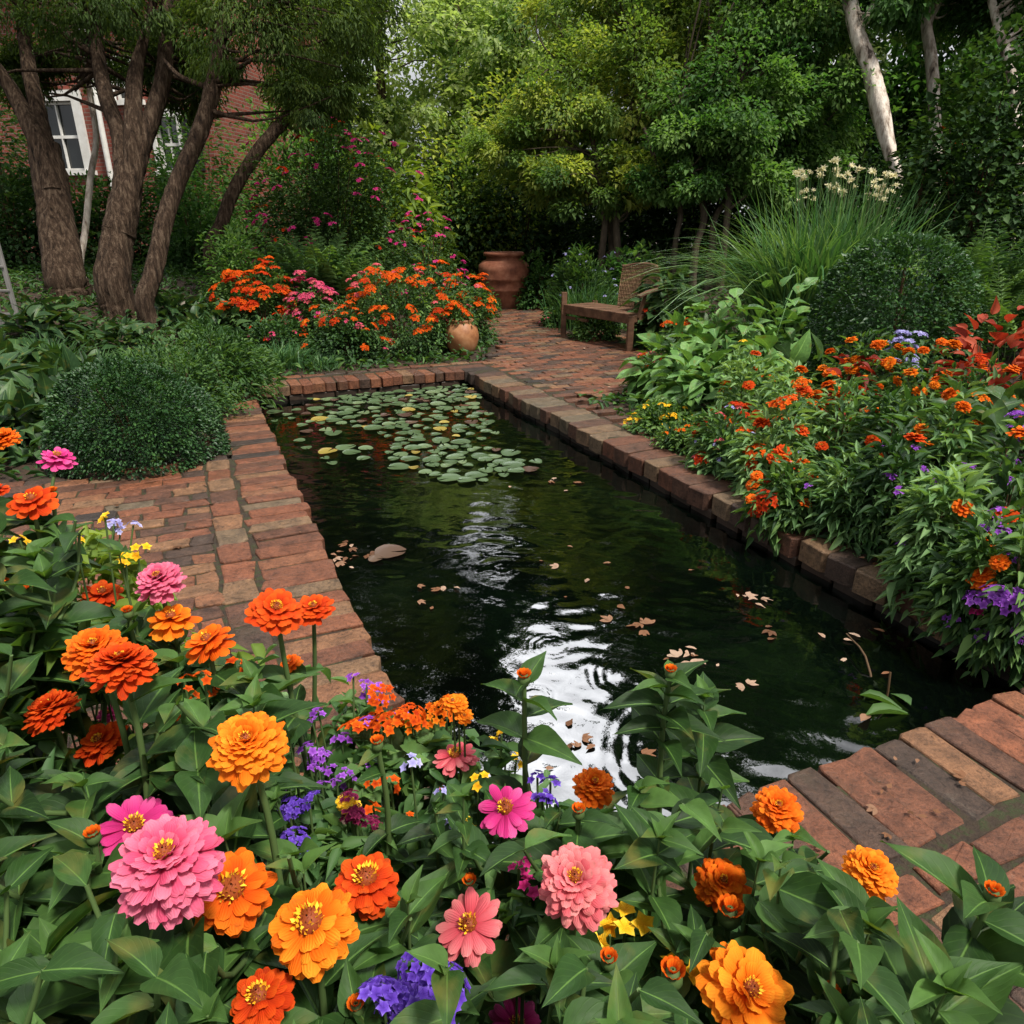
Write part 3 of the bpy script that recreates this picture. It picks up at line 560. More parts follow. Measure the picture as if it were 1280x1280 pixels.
# ---- flower heads (petals mesh, centre mesh or None), axis +Z, sizes in metres
def zinnia_head(seed, D, kind, mat, rings=None):
    g=rng(seed); mb=MB(); r=D/2
    if kind=='dense': spec=[(19,1.0,-10,0),(20,.94,2,.05),(19,.85,14,.10),(18,.75,24,.15),(17,.64,34,.19),(15,.53,44,.22),(13,.41,56,.25),(9,.30,70,.26)]; disc=.15
    elif kind=='dome': spec=[(20,1.0,-36,-.04),(21,1.02,-22,.03),(21,.99,-8,.10),(20,.92,4,.16),(19,.83,15,.21),(18,.72,26,.25),(16,.60,37,.28),(13,.47,50,.31),(9,.33,64,.32)]; disc=.17
    elif kind=='semi': spec=[(15,1.0,-20,0),(15,.95,-4,.05),(13,.82,12,.10),(10,.64,28,.13)]; disc=.30
    elif kind=='single': spec=[(13,1.0,2,0),(10,.90,12,.03)]; disc=.24
    elif kind=='flat': spec=[(15,1.0,2,0),(14,.86,14,.06),(12,.68,28,.10),(9,.46,45,.14)]; disc=.18
    elif kind=='low': spec=[(11,1.0,-4,0),(10,.78,16,.08),(7,.5,40,.14)]; disc=.2
    for n,l,el,z in spec:
        a=np.arange(n)/n*6.283+g.uniform(0,6)+g.normal(0,.07,n); e=np.radians(el+g.normal(0,6,n)); L=r*l*(1-.12)*np.exp(g.normal(0,.06,n))
        dr=np.stack([np.cos(a)*np.cos(e),np.sin(a)*np.cos(e),np.sin(e)],1)
        up=np.stack([-np.cos(a)*np.sin(e),-np.sin(a)*np.sin(e),np.cos(e)],1)+g.normal(0,.18,(n,3))
        p=np.stack([np.cos(a)*.10*r,np.sin(a)*.10*r,np.full(n,z*r)],1)
        wd={'dense':.30,'dome':.27,'semi':.36,'single':.33,'flat':.37,'low':.40}[kind]
        scatter(mb,L_PETAL,p,dr,up,L,r*wd*(.75+.35*l)*np.exp(g.normal(0,.08,n)),np.clip(.5+g.normal(0,.20,n)+(.12 if el>20 else 0),0,1))
    # green calyx under the petals
    petals=mb.mesh('petals',[mat])
    mb=MB(); dz={'dense':.26,'dome':.33,'semi':.13,'single':.03,'flat':.15,'low':.15}[kind]*r; dr_=disc*r
    lathe(mb,[(dr_,dz-.02*r),(dr_*.95,dz+dr_*.35),(dr_*.65,dz+dr_*.75),(.001,dz+dr_*.95)],14,.5,0)
    n=46 if kind!='low' else 16; a=np.arange(n)*2.39996; q=np.sqrt((np.arange(n)+.5)/n)
    pos=np.stack([np.cos(a)*q*dr_,np.sin(a)*q*dr_,dz+dr_*(.95-.6*q*q)],1)
    dd=np.stack([np.cos(a)*q*.8,np.sin(a)*q*.8,np.ones(n)],1)+g.normal(0,.2,(n,3))
    ye=(q>.45) if kind!='low' else (q>.3)
    s=dr_*.55
    scatter(mb,L_TINY,pos[ye],dd[ye],rand_dir(g,ye.sum()),s*g.uniform(.7,1.2,ye.sum()),s*.55,g.uniform(.2,1,ye.sum()),1)
    scatter(mb,L_TINY,pos[~ye],dd[~ye],rand_dir(g,(~ye).sum()),s*.6,s*.4,g.uniform(.2,1,(~ye).sum()),0)
    lathe(mb,[(.03*r,-.28*r),(.16*r,-.16*r),(.24*r,.0),(.12*r,.06*r)],10,.4,2)
    return petals, mb.mesh('flower_centre',[M['disc_red'],M['disc_yel'],M['stem']])
def umbel(seed, D, mat, n=12, petals=5, dome=.35, ps=.36, gap=1.0):
    """a rounded head of n small open florets"""
    g=rng(seed); mb=MB(); r=D/2
    a=np.arange(n)*2.39996+g.uniform(0,6); q=np.sqrt((np.arange(n)+.5)/n)*gap
    for k in range(n):
        ax=nrm(np.array([math.cos(a[k])*q[k]*.8,math.sin(a[k])*q[k]*.8,1.0])+g.normal(0,.15,3)); c=np.array([math.cos(a[k])*q[k]*r,math.sin(a[k])*q[k]*r,dome*r*(1-q[k]**2)])+g.normal(0,.06*r,3)
        b=nrm(np.cross(ax,[.3,.2,.9])); b2=np.cross(ax,b); th=np.arange(petals)/petals*6.283+g.uniform(0,6)
        d=np.cos(th)[:,None]*b+np.sin(th)[:,None]*b2+ax*.25
        scatter(mb,L_TINY if D<.2 else L_SMALL,np.repeat(c[None],petals,0),d,np.repeat(ax[None],petals,0)+g.normal(0,.15,(petals,3)),r*ps,r*ps*.85,np.clip(g.normal(.5,.22),0,1))
    return mb.mesh('florets',[mat]), None
def lily(seed, D, mat):
    g=rng(seed); mb=MB(); r=D/2
    for k in range(3):
        c=np.array([g.normal(0,.4*r),g.normal(0,.4*r),g.uniform(0,.5)*r]); ax=nrm(g.normal(0,.5,3)+np.array([0,0,1.])); b=nrm(np.cross(ax,[.3,.9,.2])); b2=np.cross(ax,b)
        th=np.arange(6)/6*6.283; d=np.cos(th)[:,None]*b+np.sin(th)[:,None]*b2+ax*.7
        scatter(mb,L_SMALL,np.repeat(c[None],6,0),d,np.repeat(ax[None],6,0),r*.95,r*.34,g.uniform(.3,.9))
    return mb.mesh('petals',[mat]), None
FL={}
for k,(nm,mt) in enumerate([('orange','p_orange'),('amber','p_amber'),('red','p_red'),('pink','p_pink'),('mag','p_mag'),('yel','p_yel')]):
    FL['z_'+nm]=[zinnia_head(200+k*9+i,.088,['low','flat','dense'][i%3],M[mt]) for i in range(3)]
    FL['u_'+nm]=[umbel(300+k*9+i,.095,M[mt],15) for i in range(2)]
    FL['s_'+nm]=[umbel(340+k*9+i,.05,M[mt],3,5,.3,.7) for i in range(2)]
for k,nm in enumerate(['purple','violet','lav','maroon','coral']):
    FL['u_'+nm]=[umbel(400+k*7+i,.08,M['p_'+nm],16) for i in range(2)]
    FL['s_'+nm]=[umbel(440+k*7+i,.045,M['p_'+nm],4,5,.3,.6) for i in range(2)]
FL['lily']=[lily(500+i,.15,M['p_cream']) for i in range(3)]
def blades(mb, g, c, n, H, W, lean=.6, spread=.12, tint0=.5, hv=.25, arc=1.0, seg=8, az0=None, azs=None):
    a=g.uniform(0,6.283,n) if az0 is None else g.normal(az0,azs,n)
    h=H*(1-hv*g.random(n)); ln=np.minimum(lean*np.abs(g.normal(.75,.35,n)),1.15); t=np.linspace(0,1,seg+1)
    b=np.asarray(c)+np.stack([np.cos(a),np.sin(a),np.zeros(n)],1)*(spread*g.random(n))[:,None]+np.concatenate([g.normal(0,spread*.5,(n,2)),np.zeros((n,1))],1)
    rad=ln[:,None]*h[:,None]*t**1.8; z=h[:,None]*(t-.42*arc*np.minimum(ln,1.4)[:,None]*t**3)
    cen=b[:,None]+np.stack([np.cos(a)[:,None]*rad,np.sin(a)[:,None]*rad,z],-1)
    tw=a+g.normal(0,.5,n)
    side=np.stack([-np.sin(tw),np.cos(tw),g.normal(0,.15,n)],1)[:,None]*(W*np.exp(g.normal(0,.2,n)))[:,None,None]*.5*np.maximum(.06,(1-t**2.4))[None,:,None]
    v=np.stack([cen-side,cen+side],2); nv=(seg+1)*2
    q=np.array([(2*i,2*i+1,2*i+3,2*i+2) for i in range(seg)]); Q=q[None]+(np.arange(n)*nv)[:,None,None]
    uvt=np.stack([np.tile([0,1.],seg+1),np.repeat(t,2)],1)
    tt=np.clip(tint0+g.normal(0,.18,n)[:,None]+np.zeros(nv),0,1)
    mb.add(v.reshape(-1,3),Q.reshape(-1,4),tt.ravel(),np.tile(uvt,(n,1)))
    return cen[:,-1]
def grass_clump(name,label,cat,base,n,H,W,mat,seed,lean=.6,spread=.12,tint0=.5,group=None,arc=1.0,hv=.25):
    t=thing(name,label,cat,base,group); mb=MB(); blades(mb,rng(seed),(0,0,-.03),n,H,W,lean,spread,tint0,hv,arc); mb.build('blades',mat,t); return t
def fern(name,label,cat,base,nf,H,mat,seed,leaf=.05,lean=.8,tint0=.5,group=None,wl=.3,npin=16,pin=.16,spread=.08,arc=1.0):
    """arching fronds with pinnate leaflets"""
    g=rng(seed); t=thing(name,label,cat,base,group); mb=MB(); ms=MB()
    for k in range(nf):
        a=g.uniform(0,6.283); h=H*g.uniform(.6,1.05); ln=lean*g.uniform(.3,1.1); s=np.linspace(0,1,9)
        b=np.array([math.cos(a),math.sin(a),0])*spread*g.random()+np.array([g.normal(0,spread*.4),g.normal(0,spread*.4),-.03])
        pts=b+np.stack([math.cos(a)*ln*h*s**1.6,math.sin(a)*ln*h*s**1.6,h*(s-.4*arc*min(ln,1.2)*s**3)],1)
        tube(ms,pts,np.linspace(.004,.0015,9)*max(1,H),4,.5)
        ss=np.repeat(np.linspace(.15,1,npin),2); ii=np.clip((ss*8).astype(int),0,7); fr=ss*8-ii
        p=pts[ii]+(pts[ii+1]-pts[ii])*fr[:,None]; tg=nrm(pts[ii+1]-pts[ii]); sd=nrm(np.cross(tg,[0,0,1.]))*np.where(np.arange(len(ss))%2,1,-1)[:,None]
        up=np.cross(tg,sd)*np.where(np.arange(len(ss))%2,1,-1)[:,None]
        ll=pin*H*np.sin(np.pi*np.clip(ss,.1,.97))**.7
        tn=np.clip(tint0+g.normal(0,.15)+g.normal(0,.08,len(ss)),0,1)
        scatter(mb,L_SMALL,p,sd+tg*.55+g.normal(0,.12,p.shape)+np.array([0,0,-.12]),-up+g.normal(0,.15,p.shape),ll,ll*wl,tn)
    mb.build('fronds',mat,t); ms.build('stem',M['stem'],t); return t
def make_tree(name,label,trunks,blobs,lpc,tpl,L,W,mat,bark,seed,droop=.2,group=None,tint0=.5,twigs=2,tvar=.13,cat='tree',up=.9,seg=22,brough=.10,flat=.65):
    """trunks: rows x,y,z,radius; blobs: (centre, radii, clumps, clump radius)"""
    g=rng(seed); base=np.array(trunks[0][0][:3],float); base[2]=float(terrain(base[0],base[1])); t=thing(name,label,cat,base,group)
    mt=MB(); allp=[]
    for k,tr in enumerate(trunks):
        tr=np.array(tr,float); tr[:,:3]-=base; pr=smooth_path(tr,max(12,6*len(tr)))
        tube(mt,pr[:,:3],pr[:,3],seg,.5,rough=brough,seed=seed+k); allp.append(pr)
    ap=np.concatenate(allp); mc=MB()
    for (c,rd,nc,cr) in blobs:
        c=np.asarray(c,float)-base; lump=lumpy(seed+int(abs(c[0])*10),.16); d=rand_dir(g,nc); r=(1-.75*g.random(nc)**1.6)*lump(d)
        cc=c+d*r[:,None]*np.asarray(rd)
        for q in range(nc):
            n=int(lpc*g.uniform(.6,1.3)); k=cr*g.uniform(.6,1.3)
            o=rand_dir(g,n)*(g.random(n)**.45)[:,None]*np.array([k,k,k*flat])
            p=cc[q]+o; od=nrm(o+(cc[q]-c)*.35)
            tt=np.clip(tint0+g.normal(0,tvar)+g.normal(0,.12,n),0,1)
            ls=L*np.exp(g.normal(0,.25,n))
            scatter(mc,tpl,p,od*.8+rand_dir(g,n)*.6+np.array([0,0,-droop]),np.array([0,0,up])+rand_dir(g,n)*.6+od*.25,ls,ls*(W/L),tt)
            if q%max(1,int(round(1/twigs)))==0 if twigs<1 else q%1==0:
                lower=ap[ap[:,2]<cc[q][2]+.1]; lower=lower if len(lower) else ap
                j=np.argmin(np.linalg.norm(lower[:,:3]-cc[q],axis=1)+g.uniform(0,.6,len(lower))); s=lower[j]
                mid=(s[:3]+cc[q])/2+g.normal(0,.12,3)*np.linalg.norm(cc[q]-s[:3]); w=smooth_path([np.append(s[:3],min(s[3]*.5,.035)),np.append(mid,.014),np.append(cc[q],.005)],6)
                tube(mt,w[:,:3],w[:,3],5,.5)
    mt.build('trunk',bark,t); mc.build('crown',mat,t); return t
def trunk_px(rows, dy=0):                            # rows: px, py, depth, radius in photo pixels
    out=[]
    for px,py,d,w in rows:
        p=P(px,py,d); out.append([*p, w*d/F*.68])
    return out
def ground_root(rows, flare=1.5):                    # adds a flared foot reaching into the soil
    x,y,z,r=rows[0]; gz=float(terrain(x,y))
    if z>gz: rows=[[x,y,gz-.15,r*flare]]+([[x,y,gz+.12,r*flare*.85]] if z-gz>.25 else [])+rows
    return rows

# ---------------------------------------------------------------- house behind the trees
def house():
    c0=P(-330,150,16.5); c1=P(262,150,15.0); base=np.array([c1[0],c1[1],float(terrain(c1[0],c1[1]))]); ang=math.atan2(c1[1]-c0[1],c1[0]-c0[0])
    t=thing('brick_house','red brick house with white window trim half hidden behind the left trees','house',(base[0],base[1],0),rz=ang)
    x0=-math.hypot(c1[0]-c0[0],c1[1]-c0[1])
    def to_local(px,py):                              # where the sight line of a photo point meets the front wall
        o=np.array([0,0,CAM_H]); d=P(px,py,1)-o; ca,sa=math.cos(-ang),math.sin(-ang)
        lo=(ca*(o[0]-base[0])-sa*(o[1]-base[1]), sa*(o[0]-base[0])+ca*(o[1]-base[1])); ld=(ca*d[0]-sa*d[1], sa*d[0]+ca*d[1]); k=-lo[1]/ld[1]
        return lo[0]+k*ld[0], o[2]+k*d[2]
    mb=MB()
    holes=[]; specs=[((60,90),(126,214)),((203,220),(146,214)),((146,160),(84,126)),((-140,-70),(118,216))]
    for (xa,xb),(ya,yb) in specs:
        a=to_local(xa,yb); b=to_local(xb,ya); holes.append((a[0],b[0],a[1],b[1]))
    xs=sorted(set([x0,0]+[h for q in holes for h in q[:2]])); zs=sorted(set([-.3,6.6]+[h for q in holes for h in q[2:]]))
    for i in range(len(xs)-1):
        for j in range(len(zs)-1):
            cx,cz=(xs[i]+xs[i+1])/2,(zs[j]+zs[j+1])/2
            if any(a<cx<b and c<cz<d for a,b,c,d in holes): continue
            mb.add([(xs[i],0,zs[j]),(xs[i+1],0,zs[j]),(xs[i+1],0,zs[j+1]),(xs[i],0,zs[j+1])],[(0,1,2,3)])
    mb.add([(0,0,-.3),(0,7,-.3),(0,7,6.6),(0,0,6.6)],[(0,1,2,3)]); mb.add([(x0,7,-.3),(0,7,-.3),(0,7,6.6),(x0,7,6.6)],[(3,2,1,0)]); mb.add([(x0,0,-.3),(x0,7,-.3),(x0,7,6.6),(x0,0,6.6)],[(3,2,1,0)])
    for a,b,c,d in holes:                             # reveals
        mb.add([(a,0,c),(b,0,c),(b,0,d),(a,0,d),(a,.14,c),(b,.14,c),(b,.14,d),(a,.14,d)],[(0,1,5,4),(1,2,6,5),(2,3,7,6),(3,0,4,7)])
    mb.u=[np.stack([v[:,0]+v[:,1]*.999,v[:,2]],1) for v in mb.v]
    mb.build('wall',M['house'],t,smooth=False)
    mb=MB(); mb.add([(x0-.4,-.5,6.5),(.4,-.5,6.5),(.4,3.5,9),(x0-.4,3.5,9),(.4,7.5,6.5),(x0-.4,7.5,6.5)],[(0,1,2,3),(3,2,4,5)]); mb.add([(0,0,6.6),(0,7,6.6),(0,3.5,8.9),(0,3.5,8.9)],[(0,1,2,-1)])
    mb.build('roof',M['shutter'],t,smooth=False)
    for a,b,c,d in holes:
        w=MB(); f=.20 if a<holes[1][0] else .09
        for (p,q,r_,s) in [(a-f,a,c-.0,d),(b,b+f,c-.0,d),(a-f-.04,b+f+.04,d,d+.2)]: box(w,(p,-.05,r_),(q,.10,s))
        box(w,(a-f-.06,-.09,c-.09),(b+f+.06,.10,c))
        win=w.build('window',M['white'],t,smooth=False)
        s=MB(); k=.055; m=(c+d)/2
        for (p,q,r_,z) in [(a,a+k,c,d),(b-k,b,c,d),(a+k,b-k,c,c+k),(a+k,b-k,d-k,d),(a+k,b-k,m-.03,m+.03),((a+b)/2-.015,(a+b)/2+.015,c+k,m-.03),((a+b)/2-.015,(a+b)/2+.015,m+.03,d-k)]: box(s,(p,.06,r_),(q,.115,z))
        s.build('sash',M['white'],win,smooth=False)
        pn=MB(); box(pn,(a,.122,c),(b,.13,d)); pn.build('pane',M['glass'],win,smooth=False)
    a,b,c,d=holes[1]
    for p,q in [(b+.14,b+.5)]:
        s=MB(); box(s,(p,-.06,c),(q,-.004,d))
        for z in np.arange(c+.06,d-.05,.07): box(s,(p+.04,-.075,z),(q-.04,-.061,z+.04))
        s.build('shutter',M['shutter'],t,smooth=False)
    s=MB(); x,_=to_local(108,120); tube(s,[(x+.3,-.13,-.2),(x+.3,-.13,6.4)],.06,10); s.build('downpipe',M['white'],t)
house()

# ---------------------------------------------------------------- trees
Bb=lambda px,py,d,rx,ry,rz,n,cr: (P(px,py,d),(rx,ry,rz),n,cr)
def up_to(row, pts): return row+[list(p) for p in pts]
# left garden trees with furrowed trunks
t1=ground_root(trunk_px([(82,345,9.7,34),(74,290,9.7,30),(66,235,9.7,28),(56,180,9.6,25)]),1.25)
make_tree('garden_tree','thick furrowed brown tree that forks low, leftmost in front of the house',
  [t1,trunk_px([(66,238,9.6,16),(56,195,9.55,17),(40,160,9.5,16),(18,118,9.5,13),(-8,80,9.4,11),(-60,10,9.2,9),(-90,-120,9.,6)]),
   trunk_px([(62,218,9.6,16),(55,180,9.6,17),(47,137,9.6,14),(36,88,9.6,12),(28,30,9.7,11),(16,-30,9.7,10),(0,-160,9.8,7),(10,-330,9.9,4)])],
  [Bb(10,-40,9.4,1.5,1.6,.9,42,.38),Bb(-60,-240,9.8,2.2,2.2,1.6,30,.6),Bb(-120,-20,9,1.3,1.4,1.1,20,.45),Bb(60,-330,10,2.0,2.0,1.3,24,.6)],230,L_SMALL,.06,.018,M['fine'],M['bark'],31,droop=.5,twigs=.5,tint0=.5)
t2=ground_root(trunk_px([(142,350,9.2,30),(147,300,9.2,27),(150,285,9.2,28),(158,240,9.2,24),(160,205,9.2,23)]),1.2)
make_tree('garden_tree','brown multi-stemmed tree with a burl low on its trunk, middle of the left trio',
  [t2,trunk_px([(158,255,9.2,11),(153,210,9.2,14),(148,165,9.2,14),(132,120,9.2,13),(121,65,9.25,12),(117,20,9.3,11),(105,-80,9.4,8),(100,-260,9.5,4)]),
   trunk_px([(160,250,9.2,11),(165,205,9.15,14),(167,165,9.1,15),(169,100,9.1,13),(180,50,9.1,8),(190,10,9.1,7),(215,-90,9.,4)]),
   trunk_px([(160,262,9.2,13),(168,220,9.2,16),(176,185,9.2,17),(192,140,9.2,15),(204,95,9.2,14),(208,40,9.2,12),(210,-10,9.3,11),(235,-150,9.4,8),(250,-320,9.5,4)])],
  [Bb(140,-10,8.9,1.3,1.3,.62,40,.34),Bb(200,-210,9.4,2.2,2.0,1.4,28,.6),Bb(160,-420,9.6,2.2,2.2,1.5,24,.7),Bb(215,75,9.7,.75,.7,.45,16,.26),Bb(180,75,10.6,.9,.5,.45,18,.26),Bb(75,78,10.6,.8,.5,.36,18,.24),Bb(20,85,10.4,.5,.5,.45,12,.25),Bb(235,125,10.2,.4,.4,.4,8,.22),Bb(20,85,10.4,.5,.5,.45,12,.25),Bb(228,92,10.2,.5,.4,.45,16,.24)],230,L_SMALL,.06,.018,M['fine'],M['bark'],32,droop=.5,twigs=.5,tint0=.5)
t3=ground_root(trunk_px([(181,375,8.7,17),(192,340,8.7,16),(206,275,8.7,15),(223,223,8.7,14),(246,172,8.7,14),(263,120,8.7,14),(272,69,8.7,13),(281,0,8.7,11),(300,-90,8.8,9),(330,-240,8.9,5)]),1.2)
make_tree('garden_tree','slim curving brown tree sweeping up to the right, rightmost of the left trio',
  [t3,trunk_px([(275,50,8.7,7),(320,10,8.6,5),(390,-40,8.5,3)]),trunk_px([(262,110,8.7,5),(225,95,8.7,4),(205,75,8.8,3)])],
  [Bb(330,20,8.5,1.25,1.0,.72,48,.33),Bb(440,5,8.7,.85,.8,.6,26,.32),Bb(300,-170,8.9,1.9,1.8,1.2,26,.5),Bb(390,110,8.8,.62,.5,.42,16,.25),Bb(470,-130,9.1,1.0,1.,.8,16,.45),Bb(330,-380,9,2.0,2,1.2,26,.65)],240,L_SMALL,.058,.017,M['fine'],M['bark'],33,droop=.6,twigs=.5,tint0=.55)
t4=ground_root(trunk_px([(262,310,11,11),(277,280,11,11),(292,240,11,11),(323,189,11,11),(361,144,11,10),(386,110,11,9),(405,60,11,7),(426,14,11,5),(450,-80,11,3)]),1.2)
make_tree('garden_tree','dark trunk leaning steeply to the right over the pink flowering shrub',[t4,trunk_px([(386,110,11,6),(430,70,11,4),(470,30,11.2,2.5)])],
  [Bb(430,40,11,.8,.8,.8,18,.32),Bb(460,-80,11.3,.9,.9,.8,16,.4),Bb(395,130,11.3,.7,.6,.5,12,.26)],220,L_SMALL,.075,.028,M['fine'],M['bark'],34,droop=.5,twigs=.5,tint0=.52)
make_tree('sapling','thin pale-barked sapling standing between the two thickest left trunks',
  [ground_root(trunk_px([(100,330,10.4,6),(107,285,10.4,5.5),(113,223,10.4,5.5),(120,172,10.4,5),(113,120,10.4,4.5),(107,82,10.4,4),(102,20,10.4,3)]),1.2)],
  [Bb(103,10,10.4,.5,.5,.5,8,.3)],160,L_SMALL,.07,.025,M['fine'],M['bark_pale'],35,twigs=.5)
# bright trees in the middle
make_tree('crape_myrtle','tall bright yellow-green multi-stemmed tree rising behind the wooden bench',
  [ground_root(trunk_px([(752,320,12.2,6),(756,270,12.2,6),(748,215,12.2,5),(735,150,12.2,4),(715,80,12.3,3)])),ground_root(trunk_px([(772,320,12.1,7),(770,265,12.1,6),(775,205,12.1,5),(790,130,12.2,4),(800,40,12.3,3)])),
   ground_root(trunk_px([(764,318,12.4,5),(765,262,12.4,5),(785,215,12.4,4),(835,160,12.4,3),(870,90,12.4,2)]))],
  [Bb(800,105,12.2,1.5,1.4,1.05,58,.42),Bb(700,135,12.3,1.0,1.1,.75,34,.38),Bb(860,70,12.2,1.3,1.2,.95,44,.4),Bb(770,10,12.6,1.6,1.5,1.0,46,.45),Bb(690,220,12.0,.9,.7,.35,22,.3),Bb(640,190,12.6,.7,.7,.5,16,.32),Bb(850,-80,12.8,1.7,1.6,1.0,36,.5),Bb(740,238,11.9,1.1,.6,.3,20,.28),Bb(800,215,11.9,.8,.6,.35,16,.28)],260,L_SMALL,.075,.036,M['bright'],M['bark_thin'],41,droop=.15,twigs=.4,tint0=.62,tvar=.2)
make_tree('crape_myrtle','darker green tree with thin crooked bare stems between bench and tall grass',
  [ground_root(trunk_px([(870,310,11.0,6),(880,270,11.,6),(868,225,11.,5),(855,180,11.,4),(850,120,11.,3)])),ground_root(trunk_px([(905,310,10.9,6),(910,255,10.9,6),(912,190,10.9,5),(925,120,10.9,4)])),
   ground_root(trunk_px([(890,310,11.1,6),(895,270,11.1,5),(930,225,11.1,4),(975,170,11.1,3)])),ground_root(trunk_px([(845,300,11.3,5),(850,260,11.3,5),(825,215,11.3,4),(805,160,11.3,3)]))],
  [Bb(930,130,11,1.2,1.1,.8,46,.38),Bb(1010,120,11.2,1.0,1.0,.85,34,.38),Bb(870,180,10.8,.9,.7,.42,26,.3),Bb(975,40,11.3,1.2,1.2,.8,34,.42),Bb(1000,190,11.2,.6,.6,.4,14,.3),Bb(960,-80,11.4,1.5,1.4,1.0,32,.5),Bb(830,235,11.3,.5,.4,.28,10,.25),Bb(905,232,10.7,.8,.5,.25,14,.25),Bb(980,240,10.9,.6,.5,.3,12,.25)],250,L_SMALL,.075,.04,M['mid'],M['bark_thin'],42,droop=.15,twigs=.4,tint0=.5,tvar=.17)
# pale trunks, right rear
make_tree('pale_tree','pale whitish trunk wrapped in ivy, rising behind the cream lilies',
  [ground_root(trunk_px([(1122,230,10.2,9),(1112,190,10.2,11),(1098,130,10.2,16),(1087,85,10.2,14),(1072,45,10.2,13),(1062,0,10.2,12),(1045,-80,10.2,11),(1060,-220,10.3,8),(1050,-400,10.4,5)]),1.3),trunk_px([(1072,40,10.2,9),(1110,-20,10.2,8),(1150,-110,10.2,6),(1190,-260,10.2,4)])],
  [Bb(1060,-150,10.3,1.5,1.4,1.0,44,.5),Bb(1010,-330,10.6,2.,2.,1.3,40,.65),Bb(1130,-30,10.0,.8,.7,.5,22,.3),Bb(1180,-230,10.3,1.7,1.6,1.2,44,.55),Bb(1120,-480,10.6,2.2,2.2,1.5,36,.75)],230,L_SMALL,.085,.045,M['mid'],M['bark_pale'],51,twigs=.4,tint0=.42)
make_tree('pale_tree','short stretch of pale trunk above the dark hedge, second from the right edge',
  [ground_root(trunk_px([(1170,230,11.4,9),(1168,130,11.4,10),(1164,70,11.4,10),(1158,20,11.4,9),(1160,-100,11.5,8),(1200,-280,11.5,5)]),1.3)],
  [Bb(1200,-20,11.4,1.4,1.2,.55,44,.36),Bb(1230,-190,11.4,1.7,1.6,1.2,40,.55),Bb(1280,-380,11.4,2.2,2.2,1.5,36,.7)],230,L_SMALL,.085,.045,M['mid'],M['bark_pale'],52,twigs=.4,tint0=.38)
make_tree('pale_tree','pale leaning trunk top at the right edge above the dark hedge',
  [ground_root(trunk_px([(1275,240,10.6,8),(1268,120,10.6,8),(1256,60,10.6,8),(1246,30,10.6,7),(1230,-80,10.7,6),(1260,-260,10.7,4)]),1.3)],
  [Bb(1310,-10,10.6,1.1,1.0,.55,34,.34),Bb(1340,-180,10.6,1.8,1.6,1.3,40,.55),Bb(1400,-420,10.2,2.4,2.4,1.6,38,.75)],230,L_SMALL,.085,.045,M['mid'],M['bark_pale'],53,twigs=.4,tint0=.38)
def sky_dir(px,py,dist,d0=None):                    # point of the canopy that the pond mirrors at a photo point
    w=wpt(px,py); o=np.array([0,0,CAM_H]); d=nrm(w-o); d[2]=-d[2]; return w+d*dist
def high_tree(label,pts,base_px,base_d,dist,seed,mat,r=1.3,n=16,cr=.5,tint0=.5):
    b=P(base_px,250,base_d); cs=[sky_dir(px,py,dist+dd) for px,py,dd in pts]; top=max(c[2] for c in cs)
    tr=[[b[0],b[1],float(terrain(b[0],b[1]))-.2,.2],[b[0]+.2,b[1],2.2,.17],[b[0],b[1]+.2,top*.6,.11],[np.mean([c[0] for c in cs]),np.mean([c[1] for c in cs]),top,.04]]
    make_tree('background_tree',label,[tr],[(c,(r,r,r*.75),n,cr) for c in cs],130,L_SMALL,dist*.0088,dist*.0048,M[mat],M['bark'],seed,group='trees beyond the garden',twigs=.5,tint0=tint0)
high_tree('tall tree at the back left whose crown closes over the leaning trunk',[(470,640,0),(440,720,-1),(480,790,-2),(520,600,1),(540,690,0),(530,850,-2),(560,800,0),(570,760,0),(590,850,-1),(600,920,-2),(545,640,0),(560,910,-2)],430,27,30,651,'mid',2.2,17,.85)
high_tree('tall slender tree far behind the terracotta urn',[(590,560,2),(650,580,2),(640,690,1),(700,640,1),(560,640,1),(700,720,0),(650,760,0),(610,790,0),(690,670,0),(720,770,0),(690,755,0)],600,30,32,652,'mid',2.0,16,.8)
high_tree('tall tree behind the bright middle tree, its crown above the frame',[(760,640,0),(800,720,0),(840,780,-1),(780,560,2),(860,660,0),(900,740,0),(840,850,-1),(790,800,0),(800,880,-1),(760,700,0),(820,940,-2)],800,27,30,653,'mid',2.2,17,.85)
high_tree('tall dark tree behind the ivy-wrapped trunk',[(920,620,0),(960,700,0),(1000,780,0),(900,850,-1),(960,860,-1),(1060,760,0),(1050,850,-1),(1130,820,0),(900,930,-1),(930,880,0),(985,930,-1),(870,965,-1),(1010,890,0)],1030,20,21,654,'mid',1.7,16,.65)
# trees beyond the garden
far=[(330,60,19,3.0,2.4,'distant bright tree seen through the gap right of the leaning trunk',.55),(480,70,20,2.6,2.3,'distant light green tree above the pink flowering shrub',.66),(575,60,22,2.5,2.4,'distant pale green tree with sky showing through, above the big urn',.75),
     (660,20,20,2.3,2.0,'distant yellow-green tree peeping over the bright middle tree on its left side',.72),(900,-10,19,3.0,2.2,'distant tree peeping over the darker middle tree',.5),(1040,60,17,2.6,2.4,'distant green tree left of the ivy-wrapped pale trunk',.48),
     (1180,20,18,3.2,2.6,'distant dark tree behind the pale trunks on the right',.4),(1340,30,16,3.0,2.8,'distant dark tree behind the hedge at the right edge',.38),(180,10,24,3.6,3.0,'distant tree rising behind the brick house',.5),(760,40,24,3.2,2.8,'distant tree in the middle, far behind the bright tree',.7),(-160,20,20,3.4,3.0,'distant tree beyond the left end of the house',.45)]
